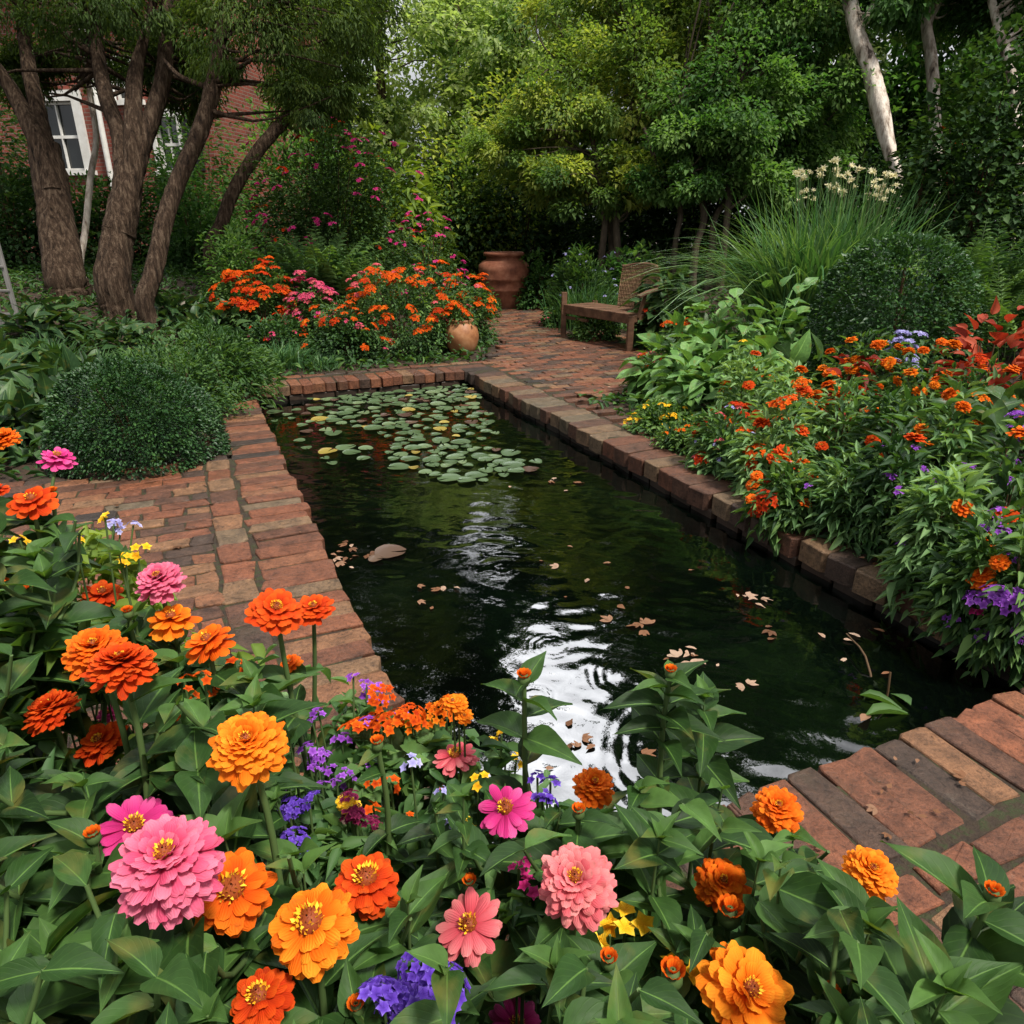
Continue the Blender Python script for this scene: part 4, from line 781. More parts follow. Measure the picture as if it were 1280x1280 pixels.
for k,(px,py,d,rw,rh,lab,ti) in enumerate(far):
    c=P(px,py,d); x,y=c[:2]; z0=float(terrain(x,y)); g=rng(600+k)
    tr=[[x+.2,y,z0-.2,.2],[x,y+.1,z0+1.5,.17],[x-.15,y,c[2],.11],[x+.1,y,c[2]+rh*.8,.04]]
    make_tree('background_tree',lab,[tr],[((x,y,c[2]),(rw,rw*.8,rh),40 if 400<px<700 else 60,.72),((x+g.normal(0,.6),y,c[2]-rh*.75),(rw*.8,rw*.7,rh*.6),26,.6)],130,L_SMALL,.15,.085,M['back'] if ti>.45 else M['mid'],M['bark'],610+k,group='trees beyond the garden',twigs=.34,tint0=ti,tvar=.15)

# ---------------------------------------------------------------- hedges and shrubs behind
FU,FS,FZ=(lambda k: FL['u_'+k]),(lambda k: FL['s_'+k]),(lambda k: FL['z_'+k])
def gz(p): return np.array([p[0],p[1],float(terrain(p[0],p[1]))])
def at(px,py,d): return gz(P(px,py,d))
def H(px,py,d): p=P(px,py,d); return p[2]-float(terrain(p[0],p[1]))
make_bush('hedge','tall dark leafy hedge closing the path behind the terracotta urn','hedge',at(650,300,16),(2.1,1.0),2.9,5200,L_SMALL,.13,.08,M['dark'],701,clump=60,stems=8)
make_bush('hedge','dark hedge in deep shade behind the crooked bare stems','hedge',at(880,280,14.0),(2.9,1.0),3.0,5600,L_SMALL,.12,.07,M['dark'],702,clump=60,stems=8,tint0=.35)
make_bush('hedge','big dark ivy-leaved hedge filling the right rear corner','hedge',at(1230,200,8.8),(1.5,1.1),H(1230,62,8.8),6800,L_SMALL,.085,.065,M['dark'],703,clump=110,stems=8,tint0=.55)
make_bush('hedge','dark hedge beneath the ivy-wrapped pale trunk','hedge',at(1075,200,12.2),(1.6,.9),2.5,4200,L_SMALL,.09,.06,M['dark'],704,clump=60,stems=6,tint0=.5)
make_bush('shrub','pale green shrub lit from above between pink shrub and dark hedge','shrub',at(580,250,15.5),(1.2,.9),3.0,3600,L_SMALL,.12,.06,M['bright'],705,clump=50,tint0=.55)
make_bush('shrub','rounded light green shrub overhanging the dark hedge left of the middle tree','shrub',at(640,240,17.5),(1.6,1.1),3.9,3800,L_SMALL,.13,.07,M['bright'],706,clump=50,tint0=.5)
make_bush('shrub','mid green shrub filling the gap behind the leaning trunk','shrub',at(360,220,15.5),(2.0,1.1),3.1,4200,L_SMALL,.12,.06,M['mid'],707,clump=60,tint0=.6)
make_bush('azalea','wide dark shrub dotted with magenta flowers beneath the leaning trunk','shrub',at(415,300,11.6),(1.45,1.1),H(425,165,11.6),12000,L_SMALL,.072,.034,M['dark'],708,
   [(FS('mag'),70,2.5,'flower',.15),(FS('red'),20,2.2,'flower',.15)],clump=150,tint0=.7,fdir=(0,-1,.3))
make_bush('azalea','smaller dark shrub with crimson flowers at the right foot of the magenta shrub','shrub',at(535,330,11.0),(.62,.6),H(535,255,11.),2400,L_SMALL,.05,.025,M['dark'],709,[(FS('mag'),34,1.9,'flower',.1),(FS('red'),8,1.7,'flower',.1)],clump=40,tint0=.6,fdir=(0,-1,.3))
make_bush('ginger_plant','broad-bladed yellow-green plant above the magenta shrub','plant',at(490,230,13.2),(1.1,.8),H(490,150,13.2),900,L_LANCE,.26,.08,M['yell'],710,droop=.3,tint0=.5)
fern('fern','feathery bright green fern between the magenta shrub and the orange flowers','fern',at(395,345,9.9),46,H(400,270,9.9)*1.05,M['bush'],711,tint0=.72,lean=.75,npin=18,pin=.13,wl=.3,spread=.3)
fern('fern','lighter feathery fern just left of the large orange flowering mound','fern',at(450,340,9.8),26,H(450,290,9.8)*1.05,M['bush'],712,tint0=.8,lean=.8,npin=16,pin=.14,spread=.2)
make_bush('shrub','dark understory shrub between the left trunks and the house wall','shrub',at(240,290,12.3),(1.1,.8),H(240,235,12.3),2600,L_SMALL,.08,.045,M['mid'],713,clump=40,tint0=.45)
make_bush('shrub','dark shrub behind the thickest trunk beneath the house window','shrub',at(20,300,11.6),(1.2,.8),H(20,215,11.6),2600,L_SMALL,.09,.05,M['dark'],714,clump=40,tint0=.5)
make_bush('shrub','low shrub with grey-green leaves at the foot of the leaning trunk','shrub',at(300,345,9.6),(.6,.5),H(300,285,9.6),1500,L_SMALL,.06,.03,M['mid'],715,clump=30,tint0=.62)
make_bush('shrub','deep green shrub behind the curving tree and left of the leaning trunk','shrub',at(180,300,12.9),(1.2,.8),H(180,225,12.9),2400,L_SMALL,.08,.045,M['dark'],716,clump=40,tint0=.55)
for k,(px,d,py,w,lab) in enumerate([(330,21,120,3.2,'tall far hedge behind the leaning trunk'),(480,23,150,3.2,'tall far hedge above the magenta shrub'),(620,24,140,3.2,'tall far hedge straight behind the big urn'),(770,22,120,3.4,'tall far hedge behind the bright middle tree'),(930,19.5,110,3.4,'tall far hedge behind the crooked bare stems'),(1110,17,60,3.2,'tall far hedge behind the pale trunks'),(1290,15,20,3.,'tall far hedge at the right edge'),(-40,23,100,4,'tall far hedge past the left end of the house')]):
    make_bush('hedge',lab,'hedge',at(px,200,d),(w,1.4),H(px,py,d),5200,L_SMALL,.20,.12,M['mid' if k>4 else 'back'],1700+k,clump=70,stems=5,tint0=.5,shell=.35,group='tall hedge closing the garden')
for k,(px,top,d,r,lab) in enumerate([(-20,70,13.0,1.25,'tall loose shrub against the house at the left edge'),(125,228,12.6,.8,'shrub against the house wall below the sapling'),(262,150,14.2,.8,'upright shrub at the corner of the house'),(232,196,13.2,.6,'shrub under the shuttered house window'),(8,30,12.2,.85,'tall dark shrub hugging the thickest trunk on its left side'),(25,205,12.9,.8,'shrub under the white-framed house window')]):
    make_bush('shrub',lab,'shrub',at(px,300,d),(r,.7),H(px,top,d),2600,L_SMALL,.085,.045,M['mid'],1750+k,clump=60,tint0=.5,boxy=3,shell=.4)
# orange flowering mounds beyond the pond
def mound(label,px,pyb,d,pyt,wpx,fl,seed,n=2600,tint=.5,mat='bush',leaf=.045): 
    return make_bush('flowering_shrub',label,'shrub',at(px,pyb,d),(wpx*d/F,wpx*d/F*.8),H(px,pyt,d),n,L_SMALL,leaf,leaf*.5,M[mat],seed,fl,clump=60,tint0=tint,group='flowering mounds beyond the pond',fdir=(0,-1,.45))
mound('compact mound of orange-red flowers nearest the left trees',328,410,9.2,328,50,[(FU('red'),34,1.5,'flower',.2),(FU('orange'),34,1.5,'flower',.2)],721)
mound('small mound of pink flowers between the two orange mounds',397,420,9.0,348,32,[(FU('pink'),30,1.35,'flower',.15),(FU('coral'),20,1.2,'flower',.15),(FS('mag'),10,1.6,'flower',.15)],722,1500)
mound('largest orange-flowered mound, behind the small clay pot',500,440,8.9,322,92,[(FU('orange'),46,1.4,'flower',.2),(FU('red'),18,1.25,'flower',.2),(FU('coral'),20,1.2,'flower',.2),(FU('amber'),12,1.0,'flower',.2)],723,5200,.55)
mound('leafy mound with sparse orange flowers at the far coping left of the pot',435,455,8.4,372,52,[(FU('orange'),22,1.0,'flower',.1),(FS('pink'),8,1.3,'flower',.1)],724,2600,.45)
mound('yellow-tinged orange mound spilling beside the path near the big urn',580,425,9.5,350,38,[(FU('orange'),34,1.3,'flower',.1),(FU('amber'),14,1.1,'flower',.1)],725,1900,.65)
mound('dark low mound with a few red flowers left of the far coping',350,450,8.5,392,38,[(FS('red'),10,1.5,'flower',.2),(FS('pink'),6,1.4,'flower',.2)],726,1700,.4)
# left bed
make_bush('boxwood','clipped dark boxwood ball sitting on the terrace left of the pond','shrub',at(172,560,4.85),(.57,.52),.70,16000,L_SMALL,.022,.014,M['box'],731,clump=420,shell=.14,amp=.05,boxy=2.15,tint0=.55,stems=5,droop=0)
make_bush('shrub','looser green shrub directly behind the clipped boxwood ball','shrub',at(225,500,5.8),(.50,.5),H(225,425,5.8),4200,L_SMALL,.035,.018,M['bush'],732,clump=90,tint0=.6)
make_bush('shrub','airy light green shrub right of the boxwood, touching the pond corner','shrub',at(280,495,6.5),(.42,.42),H(280,400,6.5),2800,L_LANCE,.06,.016,M['bush'],733,clump=50,tint0=.6)
grass_clump('grass_tuft','arching grass tuft at the far left pond corner','grass tuft',at(352,455,7.9),260,.42,.012,M['grass'],734,lean=.95,spread=.16,tint0=.55)
grass_clump('grass_tuft','lower blue-green grass tuft along the far coping','grass tuft',at(402,455,7.9),180,.26,.010,M['grass'],735,lean=.9,spread=.14,tint0=.4)
for k,(px,py,d,h,lab) in enumerate([(110,440,7.0,.48,'strappy-leaved clump behind the boxwood, under the middle trunks'),(175,425,7.3,.45,'strappy-leaved clump at the foot of the curving tree'),(60,420,7.4,.5,'strappy-leaved clump below the thickest trunk'),(235,420,7.6,.4,'strappy-leaved clump between curving tree and orange mound')]):
    grass_clump('lily_clump',lab,'plant',at(px,py,d),90,h,.032,M['bush'],740+k,lean=.8,spread=.16,tint0=.38,group='strappy clumps under the left trees')
for k,(px,py,d,r,h,n,L,lab,mt) in enumerate([(20,440,6.3,.45,.5,110,.20,'dark hosta with broad leaves at the left edge below the trees','hostad'),(70,470,5.8,.40,.42,100,.19,'broad-leaved hosta just left of the boxwood','hostad'),(15,520,5.0,.40,.45,120,.15,'pale-veined leafy plant at the left edge beside the boxwood','hostad'),
    (-40,480,5.2,.45,.55,90,.22,'dark broad-leaved plant cut by the left edge','hostad'),(150,400,8.0,.45,.35,110,.17,'hosta among the roots of the middle left tree','hostad'),(265,385,8.8,.45,.35,120,.15,'leafy plant beside the pale stone','hostad'),(215,370,9.2,.4,.35,110,.15,'dark leafy plant behind the pale stone','hostad'),(40,385,8.2,.5,.4,110,.2,'broad-leaved plant beside the trellis foot','hostad')]):
    make_bush('hosta',lab,'plant',at(px,py,d),(r,r),h,n,L_HEART,L,L*.62,M[mt],750+k,droop=.35,stems=0,up=1.0,tint0=.5,group='broad-leaved plants in the left bed')
fern('fern','yellowish feathery plant right of the strappy clumps','fern',at(250,440,7.2),34,.55,M['bush'],760,tint0=.75,lean=.9,npin=16,pin=.12,spread=.2)
make_bush('shrub','low grey-green groundcover shrub at the far end of the terrace edge','shrub',at(290,460,7.4),(.45,.4),.42,2200,L_SMALL,.04,.02,M['bush'],761,clump=50,tint0=.5)
# pale stones in the left bed
for k,(px,py,d,s,lab) in enumerate([(237,343,9.6,.17,'pale rounded stone lying behind the curving tree'),(245,392,8.6,.08,'small pale stone low in the left bed')]):
    g=rng(770+k); mb=MB(); prof=[(.001,-.4),(.6,-.35),(.95,-.05),(.9,.2),(.6,.42),(.25,.52),(.001,.54)]; lathe(mb,[(r*s*1.3,z*s) for r,z in prof],18)
    v=mb.v[0]; v*= (1+.12*np.cos(v@g.normal(0,9,(3,1))*(1/s)*.2)); p=at(px,py,d); o=mb.build('stone',M['stone'],None); o.location=(p[0],p[1],p[2]+s*.25); tag(o,lab,'stone')
# trellis at the left edge
p0=at(2,360,8.2); tr=thing('garden_trellis','grey wooden ladder trellis standing at the left edge','trellis',p0)
hh=H(2,212,8.2)
for s,x in ((0,-.10),(1,.10)): mb=MB(); beam(mb,(x,0,-.1),(x-.06,.05,hh),.045,.04,(0,1,0)); mb.build('post',M['greywood'],tr,smooth=False)
for z in np.linspace(.25,hh-.15,6): mb=MB(); beam(mb,(-.12-.03*z/hh,.0,z),(.10-.03*z/hh,.0,z),.03,.025); mb.build('rung',M['greywood'],tr,smooth=False)

# ---------------------------------------------------------------- urn, pot, bench
def urn(name,label,cat,base,prof,mat,sc):
    t=thing(name,label,cat,base); mb=MB(); lathe(mb,[(r*sc,z*sc) for r,z in prof],48); mb.build('body',mat,t)
    mb=MB(); rt=prof[RIM][0]*.86*sc; lathe(mb,[(.001,prof[RIM][1]*sc-.10*sc),(rt,prof[RIM][1]*sc-.10*sc)],32); mb.build('soil',M['soil'],t); return t
ub=at(630,381,13.4); RIM=17
urn('terracotta_urn','big ribbed terracotta urn with a collared mouth at the end of the path','urn',ub,
  [(.001,0),(.33,0),(.36,.03),(.40,.2),(.425,.33),(.44,.345),(.44,.375),(.43,.39),(.455,.52),(.47,.535),(.47,.57),(.465,.585),(.48,.70),(.47,.79),(.40,.86),(.33,.89),(.32,.94),(.38,.96),(.385,1.0),(.36,1.02),(.31,1.01),(.29,.9),(.3,.8)],M['terra'],.99)
pb=at(578,441,8.72); RIM=9
urn('clay_pot','small ochre round-bellied clay pot on the far corner of the coping','pot',pb,
  [(.001,0),(.30,0),(.34,.03),(.44,.22),(.50,.45),(.50,.60),(.46,.76),(.36,.90),(.33,.94),(.36,.98),(.36,1.01),(.31,1.01),(.29,.93),(.3,.8)],M['pot'],.41)
make_bush('potted_flower','orange flowers growing out of the small clay pot','flowers',np.array([pb[0]-.05,pb[1],pb[2]+.36]),(.20,.18),.22,260,L_SMALL,.045,.024,M['bush'],781,[(FU('orange'),9,1.15,'flower',.2)],stems=2)
def bench():
    A=at(704,422,9.9); B=at(786,441,8.85); A[2]=B[2]=max(A[2],B[2]); A[2]=B[2]=0.; ln=np.linalg.norm(B-A); x=(B-A)/ln; y=np.array([-x[1],x[0],0]); y=y if y[0]>0 else -y
    t=thing('garden_bench','weathered wooden bench with a curved wicker backrest standing beside the path','bench',A)
    W=lambda a,b,c: x*a+y*b+np.array([0,0,c])
    def part(name,segs,mat='wood'):
        mb=MB()
        for a,b,w,h in segs: beam(mb,a,b,w,h)
        return mb.build(name,M[mat],t,smooth=False)
    part('leg',[(W(0,0,-.02),W(0,0,.60),.075,.075)]); part('leg',[(W(ln,0,-.02),W(ln,0,.42),.08,.08)])
    part('leg',[(W(0,.52,-.02),W(0,.55,.46),.07,.07)]); part('leg',[(W(ln,.52,-.02),W(ln,.60,.62),.07,.07)])
    part('front_rail',[(W(.02,0,.385),W(ln-.02,0,.385),.05,.12)]); part('stretcher',[(W(.02,.02,.27),W(.5,.02,.27),.035,.04)])
    part('side_rail',[(W(0,.03,.385),W(0,.52,.385),.045,.09)]); part('side_rail',[(W(ln,.03,.385),W(ln,.55,.385),.045,.09)]); part('rear_rail',[(W(0,.53,.385),W(ln,.53,.385),.045,.09)])
    part('seat',[(W(.03,.07+.095*k,.43),W(ln-.03,.07+.095*k,.43),.08,.025) for k in range(5)])
    # wicker backrest: slightly curved panel of upright canes crossed by weavers
    mb=MB(); a0,a1=ln*.40,ln*.86; nx=26
    for k in range(nx+1):
        s=k/nx; a=a0+(a1-a0)*s; bow=.06*math.sin(math.pi*s)
        tp=.98-.05*(2*s-1)**2; flare=(s-.5)*.10
        tube(mb,[W(a,.50+bow,.42),W(a+flare*.5,.54+bow,.7),W(a+flare,.60+bow,tp)],.011,6)
    for r in range(22):
        z=.46+r*.0235; pts=[]
        for k in range(nx*2+1):
            s=k/(nx*2); pts.append(W(a0+(a1-a0)*s+(s-.5)*.10*(z-.42)/.56,.50+.10*((z-.42)/.56)+.06*math.sin(math.pi*s)+.014*math.cos(k*math.pi/1.0*.5*2+r*math.pi),z))
        tube(mb,pts,.008,5)
    mb.build('backrest',M['wicker'],t)
    mb=MB(); tube(mb,[W(a0-.05+(a1-a0+.1)*s,.605+.06*math.sin(math.pi*s),.985-.05*(2*s-1)**2) for s in np.linspace(0,1,12)],.02,8); mb.build('top_rail',M['wood'],t)
    mb=MB(); p=smooth_path([W(ln*.62,.66,.72),W(ln+.02,.45,.735),W(ln+.12,.16,.71),W(ln+.13,-.02,.66)],14)
    for i in range(13): beam(mb,p[i],p[i+1]+.02*(p[i+1]-p[i]),.075,.028)
    mb.build('armrest',M['wood'],t,smooth=False); part('arm_support',[(W(ln+.02,.10,.40),W(ln+.1,.13,.70),.04,.04)])
bench()

# ---------------------------------------------------------------- right bed
def rb(label,px,top,d,w,n,fl,seed,tpl=L_LANCE,L=.07,W=.022,mat='bush',tint=.5,name='bedding_plant',cat='plant',group='flowering plants in the right bed',clump=26,drop=.12,droop=.2,minh=.2):
    b=at(px,top+60,d); h=max(minh,H(px,top,d)); return make_bush(name,label,cat,b,(w*d/F,w*d/F),h,n,tpl,L,W,M[mat],seed,fl,group=group,clump=clump,tint0=min(.9,tint+.14),tvar=.2,fdir=(-.25,-1,.6),droop=droop,stems=7,shell=.55)
rb('low yellow-flowered groundcover spilling onto the far end of the right-hand paving',830,498,5.6,45,1500,[(FS('yel'),24,1.0,'flower',.2)],801,L_SMALL,.04,.02,tint=.7)
rb('feathery low green groundcover with tiny amber flowers right beside the coping',860,520,5.1,42,1700,[(FS('amber'),14,1.0,'flower',.2)],802,L_SMALL,.04,.016,tint=.65)
rb('orange and lilac flowered plant at the coping just past the yellow groundcover',905,505,4.6,46,900,[(FU('red'),6,1.06,'flower',.2),(FS('coral'),6,1.1,'flower',.1),(FS('lav'),9,1.2,'flower',.0)],803,tint=.55,mat='light')
rb('bushy plant with vivid orange heads hanging over the middle of the right coping',965,515,4.2,52,900,[(FZ('red'),7,1.06,'flower',.2),(FU('orange'),6,1.19,'flower',.1),(FS('lav'),5,1.1,'flower',.1)],804,mat='light')
rb('low orange-flowered plant closest to the water, overhanging the coping edge',985,570,3.85,44,800,[(FZ('orange'),8,0.99,'flower',.1),(FU('red'),4,1.19,'flower',.1)],805,tint=.4)
rb('dense flowerless leafy plant at the coping beside the low orange one',1060,560,3.6,54,1000,[(FS('purple'),4,1,'flower',.1)],806,tint=.42,W=.018,mat='light')
rb('leafy plant with one red bloom and lilac specks, at the coping right of centre',1120,540,3.4,52,900,[(FZ('red'),2,1.19,'flower',.4),(FS('purple'),6,1.1,'flower',.1)],807,tint=.45)
rb('narrow-leaved plant with orange and purple flowers, hanging toward the mulch strip',1180,585,3.05,58,900,[(FZ('orange'),4,0.99,'flower',.3),(FS('purple'),10,1.2,'flower',.1)],808,tint=.5,mat='light')
rb('purple-flowered leafy plant spilling over the coping at the right edge',1235,640,2.75,56,800,[(FS('purple'),14,1.2,'flower',.0),(FS('mag'),4,1,'flower',.0)],809,tint=.55)
rb('leafy plant with bright purple heads cut by the right edge of the frame',1290,640,2.6,60,700,[(FU('purple'),7,1.19,'flower',.1),(FZ('orange'),3,0.99,'flower',.3)],810,tint=.5)
rb('yellow and orange flowered plant directly in front of the pale hostas',930,450,5.0,48,800,[(FU('amber'),7,1.06,'flower',.25),(FZ('red'),5,0.99,'flower',.3),(FS('yel'),8,1.1,'flower',.1)],811,tint=.6,mat='light')
rb('pale-leaved plant with orange heads, second row above the middle of the coping',1000,455,4.6,54,900,[(FZ('orange'),8,1.06,'flower',.25),(FU('amber'),5,1.06,'flower',.2),(FZ('red'),3,1.06,'flower',.3)],812,tint=.66,mat='light')
rb('plant crowded with amber and orange heads in front of the clipped boxwood',1075,408,4.7,60,900,[(FZ('amber'),13,0.95,'flower',.35),(FZ('orange'),8,0.95,'flower',.3)],813,tint=.45)
rb('amber-flowered plant beside the lavender flower head',1150,425,4.4,56,800,[(FZ('amber'),8,0.99,'flower',.3),(FZ('orange'),5,0.92,'flower',.3)],814,tint=.45)
rb('tall leafy plant with orange heads in the middle of the right bed',1180,495,3.7,58,750,[(FZ('orange'),6,1.06,'flower',.3),(FU('amber'),2,1.06,'flower',.2)],815,tint=.45,L=.10,W=.03,mat='light')
rb('orange-headed plant at the right edge above the purple spill',1265,555,3.1,60,750,[(FZ('orange'),5,1.12,'flower',.3),(FZ('red'),2,1.06,'flower',.2)],816,tint=.48,L=.085,W=.026)
rb('plant with orange buds beneath the red-leaved canna',1225,445,4.2,58,750,[(FZ('orange'),8,0.92,'flower',.3),(FU('red'),3,1.06,'flower',.2)],817,tint=.42)
rb('orange and red flowered plant at the near foot of the red coleus',1050,480,4.2,52,850,[(FZ('red'),5,0.99,'flower',.3),(FZ('orange'),5,0.99,'flower',.2)],818,tint=.4,mat='light')
rb('dark leafy plant in deep shade between the orange rows',1120,490,3.85,56,800,[(FZ('red'),3,1.06,'flower',.3),(FZ('amber'),3,0.99,'flower',.3)],819,tint=.3)
rb('orange-flowered plant among the hostas near the bench',850,375,7.0,34,420,[(FU('orange'),6,1.32,'flower',.2),(FU('coral'),2,1.32,'flower',.1)],820,tint=.6)
rb('pink-and-orange specked plant at the path edge below the hostas',815,430,6.8,34,500,[(FU('orange'),5,1.06,'flower',.1),(FS('coral'),6,1.3,'flower',.1)],821,tint=.62)
for k,(px,top,d,r,n,lab) in enumerate([(850,395,6.3,.42,120,'pale broad-leaved hosta nearest the path'),(905,370,6.3,.46,130,'pale broad-leaved hosta in the middle of its row, before the tall grass'),(965,362,6.2,.44,120,'pale broad-leaved hosta touching the clipped boxwood'),(880,432,5.7,.40,110,'pale broad-leaved hosta in front, above the yellow groundcover'),(960,420,5.3,.36,90,'pale broad-leaved hosta in front, above the orange flowers')]):
    make_bush('hosta',lab,'plant',at(px,top+50,d),(r,r),max(.35,H(px,top,d)),int(n*1.5),L_HEART,.16,.105,M['hosta'],830+k,droop=.35,stems=0,up=1.0,tint0=.55,group='pale hostas in the right bed',shell=.5,tvar=.12)
for k,(px,top,d,r,n,L,lab) in enumerate([(1190,480,4.0,.34,44,.24,'big-leaved dark plant in the middle of the right bed'),(1265,470,3.7,.36,44,.26,'big-leaved plant at the right edge below the red canna'),(1110,520,3.7,.26,30,.18,'big-leaved plant half buried among the orange rows'),(1000,430,5.2,.3,40,.2,'broad dark leaves between hostas and coleus')]):
    make_bush('broad_leaved_plant',lab,'plant',at(px,top+60,d),(r,r),max(.3,H(px,top,d)),n,L_BIG,L,L*.42,M['hostad'],840+k,droop=.25,stems=0,up=1.0,tint0=.62,group='broad-leaved plants in the right bed')
make_bush('coleus','dark red coleus among the amber flowers','plant',at(1055,480,4.55),(.17,.17),H(1055,432,4.55),80,L_BIG,.12,.055,M['redleaf'],850,droop=.3,stems=3,tint0=.35)
make_bush('canna','red-leaved canna at the right edge in front of the boxwood','plant',at(1240,440,4.5),(.30,.26),H(1240,370,4.5),120,L_BIG,.125,.058,M['redleaf'],851,droop=-.3,stems=3,tint0=.75,tvar=.25)
make_bush('ageratum','lavender flower cluster on leafy stems in front of the boxwood','plant',at(1133,430,4.75),(.14,.14),H(1133,405,4.75)-.02,160,L_LANCE,.06,.02,M['bush'],852,[(FU('lav'),12,1.15,'flower',.55)],stems=4)
make_bush('phlox','purple phlox heads at the right edge above the orange rows','plant',at(1268,545,3.35),(.17,.15),H(1268,520,3.35),150,L_LANCE,.07,.02,M['bush'],853,[(FU('purple'),9,1.0,'flower',.45)],stems=4)
make_bush('boxwood','rounded clipped boxwood in the right bed before the tall grass','shrub',at(1120,400,5.35),(.60,.55),H(1120,290,5.35),11000,L_SMALL,.031,.02,M['box'],854,clump=360,shell=.14,amp=.05,tint0=.6,droop=0,boxy=2.3)
fern('feathery_shrub','feathery grey-green shrub right of the clipped boxwood','shrub',at(1225,360,6.0),70,H(1225,258,6.0),M['bush'],855,tint0=.78,lean=.7,npin=20,pin=.12,wl=.26,spread=.34)
fern('feathery_shrub','smaller feathery shrub at the right edge behind the canna','shrub',at(1285,380,5.1),40,H(1285,300,5.1),M['bush'],856,tint0=.7,lean=.7,npin=18,pin=.12,wl=.26,spread=.25)
gb=at(1022,330,7.3); gh=H(1030,222,7.0)
t=thing('ornamental_grass','big fountain of arching green grass in front of the cream lilies','grass',gb); mb=MB()
g=rng(860); blades(mb,g,(0,0,-.03),620,gh*1.14,.027,.66,.30,.70,.30,1.5); blades(mb,g,(-.25,-.1,-.03),260,gh*1.12,.024,.85,.25,.85,.3,1.5,az0=math.pi*1.02,azs=.6); blades(mb,g,(.45,.15,-.03),240,gh*1.12,.022,.35,.32,.6,.3,.8)
mb.build('blades',M['grass'],t)
mb=MB(); g=rng(861); t=thing('lily_plant','cream white lily flowers standing above the tall grass','plant',at(1055,270,7.7)); b0=np.array(t.location)
for k in range(60):
    px,py=g.uniform(995,1122),g.uniform(198,252); py=max(py,198+abs(px-1050)*.35); e=P(px,py,7.7+g.uniform(-.35,.35)); e=e-b0
    tube(mb,smooth_path([(e[0]*.5,e[1]*.5,-.05),(e[0]*.8,e[1]*.8,e[2]*.55),e],5),.006,5)
    child(FL['lily'][k%3][0],'flower',t,e,(g.uniform(-.5,.5),g.uniform(-.5,.5),g.uniform(0,6)),g.uniform(.4,.75))
mb.build('stem',M['stem'],t)
make_bush('rusty_shrub','shrub with rust-tinted young leaves beside the ivy-wrapped trunk','shrub',at(1150,230,8.9),(.42,.4),H(1150,160,8.9),1300,L_LANCE,.08,.025,M['bush'],862,[(FU('orange'),5,1,'flower',.3),(FU('red'),4,.8,'flower',.1)],clump=30,tint0=.75)
# round the bench
make_bush('catmint','fine-leaved green plant with pale flowers behind and left of the bench','plant',at(725,400,11.0),(.55,.45),H(725,318,11.0),3000,L_LANCE,.09,.018,M['bush'],870,[(FS('lav'),22,1.5,'flower',.4)],clump=60,tint0=.62,droop=-.3)
grass_clump('grass_tuft','bright fine grass tuft showing behind the bench seat','grass tuft',at(728,395,10.5),260,H(728,335,10.5),.012,M['grass'],871,lean=.5,spread=.26,tint0=.55)
make_bush('shrub','small rounded light green shrub growing under the bench','shrub',at(746,430,9.75),(.34,.3),.40,1500,L_SMALL,.05,.024,M['bush'],872,clump=36,tint0=.7)
make_bush('shrub','dark leafy plant with pale blue flowers behind the bench back','shrub',at(790,360,11.5),(.8,.5),H(790,312,11.5),1900,L_SMALL,.10,.055,M['mid'],873,[(FS('lav'),16,1.5,'flower',.35)],clump=40,tint0=.45)
make_bush('shrub','dark broad-leaved plant right of the bench arm','shrub',at(835,380,8.9),(.42,.4),H(835,330,8.9),320,L_HEART,.17,.11,M['hostad'],874,[(FU('red'),3,1,'flower',.3)],tint0=.5,droop=.3)
make_bush('flowering_shrub','low pink-specked plant at the left foot of the bench','shrub',at(697,405,10.9),(.22,.22),.34,420,L_SMALL,.06,.03,M['bush'],875,[(FS('pink'),4,1.5,'flower',.1)],tint0=.6)
make_bush('shrub','dark ferny shrub in the shade between urn and bench','shrub',at(672,360,13.2),(.7,.5),1.0,1500,L_SMALL,.09,.05,M['mid'],876,clump=30,tint0=.45)
make_bush('shrub','leafy skirt of green at the left side of the big urn','shrub',at(600,395,12.0),(.35,.4),.5,800,L_SMALL,.07,.04,M['bush'],877,clump=24,tint0=.55)
# soil-hugging cover in both beds: nobody could count it
g=rng(880); mb=MB()
n=52000; x=g.uniform(-8,9,n); y=g.uniform(1.2,15,n); u,v=to_uv(x,y)
k=~paved(x,y)&~((u>.0)&(u<2.8)&(v>.8)&(v<7.4))&(path_dist(x,y)>.12)&((u<-.1)|(u>3.15)|(v>7.7)|(v<.6)); x,y=x[k],y[k]; n=len(x)
z=terrain(x,y)+g.uniform(.0,.11,n)
scatter(mb,L_SMALL,np.stack([x,y,z],1),rand_dir(g,n)*np.array([1,1,.5])+np.array([0,0,.12]),np.array([0,0,1])+rand_dir(g,n)*.5,g.uniform(.05,.13,n),g.uniform(.025,.05,n),np.clip(g.normal(.42,.2,n),0,1))
o=mb.build('ground_cover',M['bush']); tag(o,kind='stuff'); o['label']='low green leaves covering the soil of the beds'

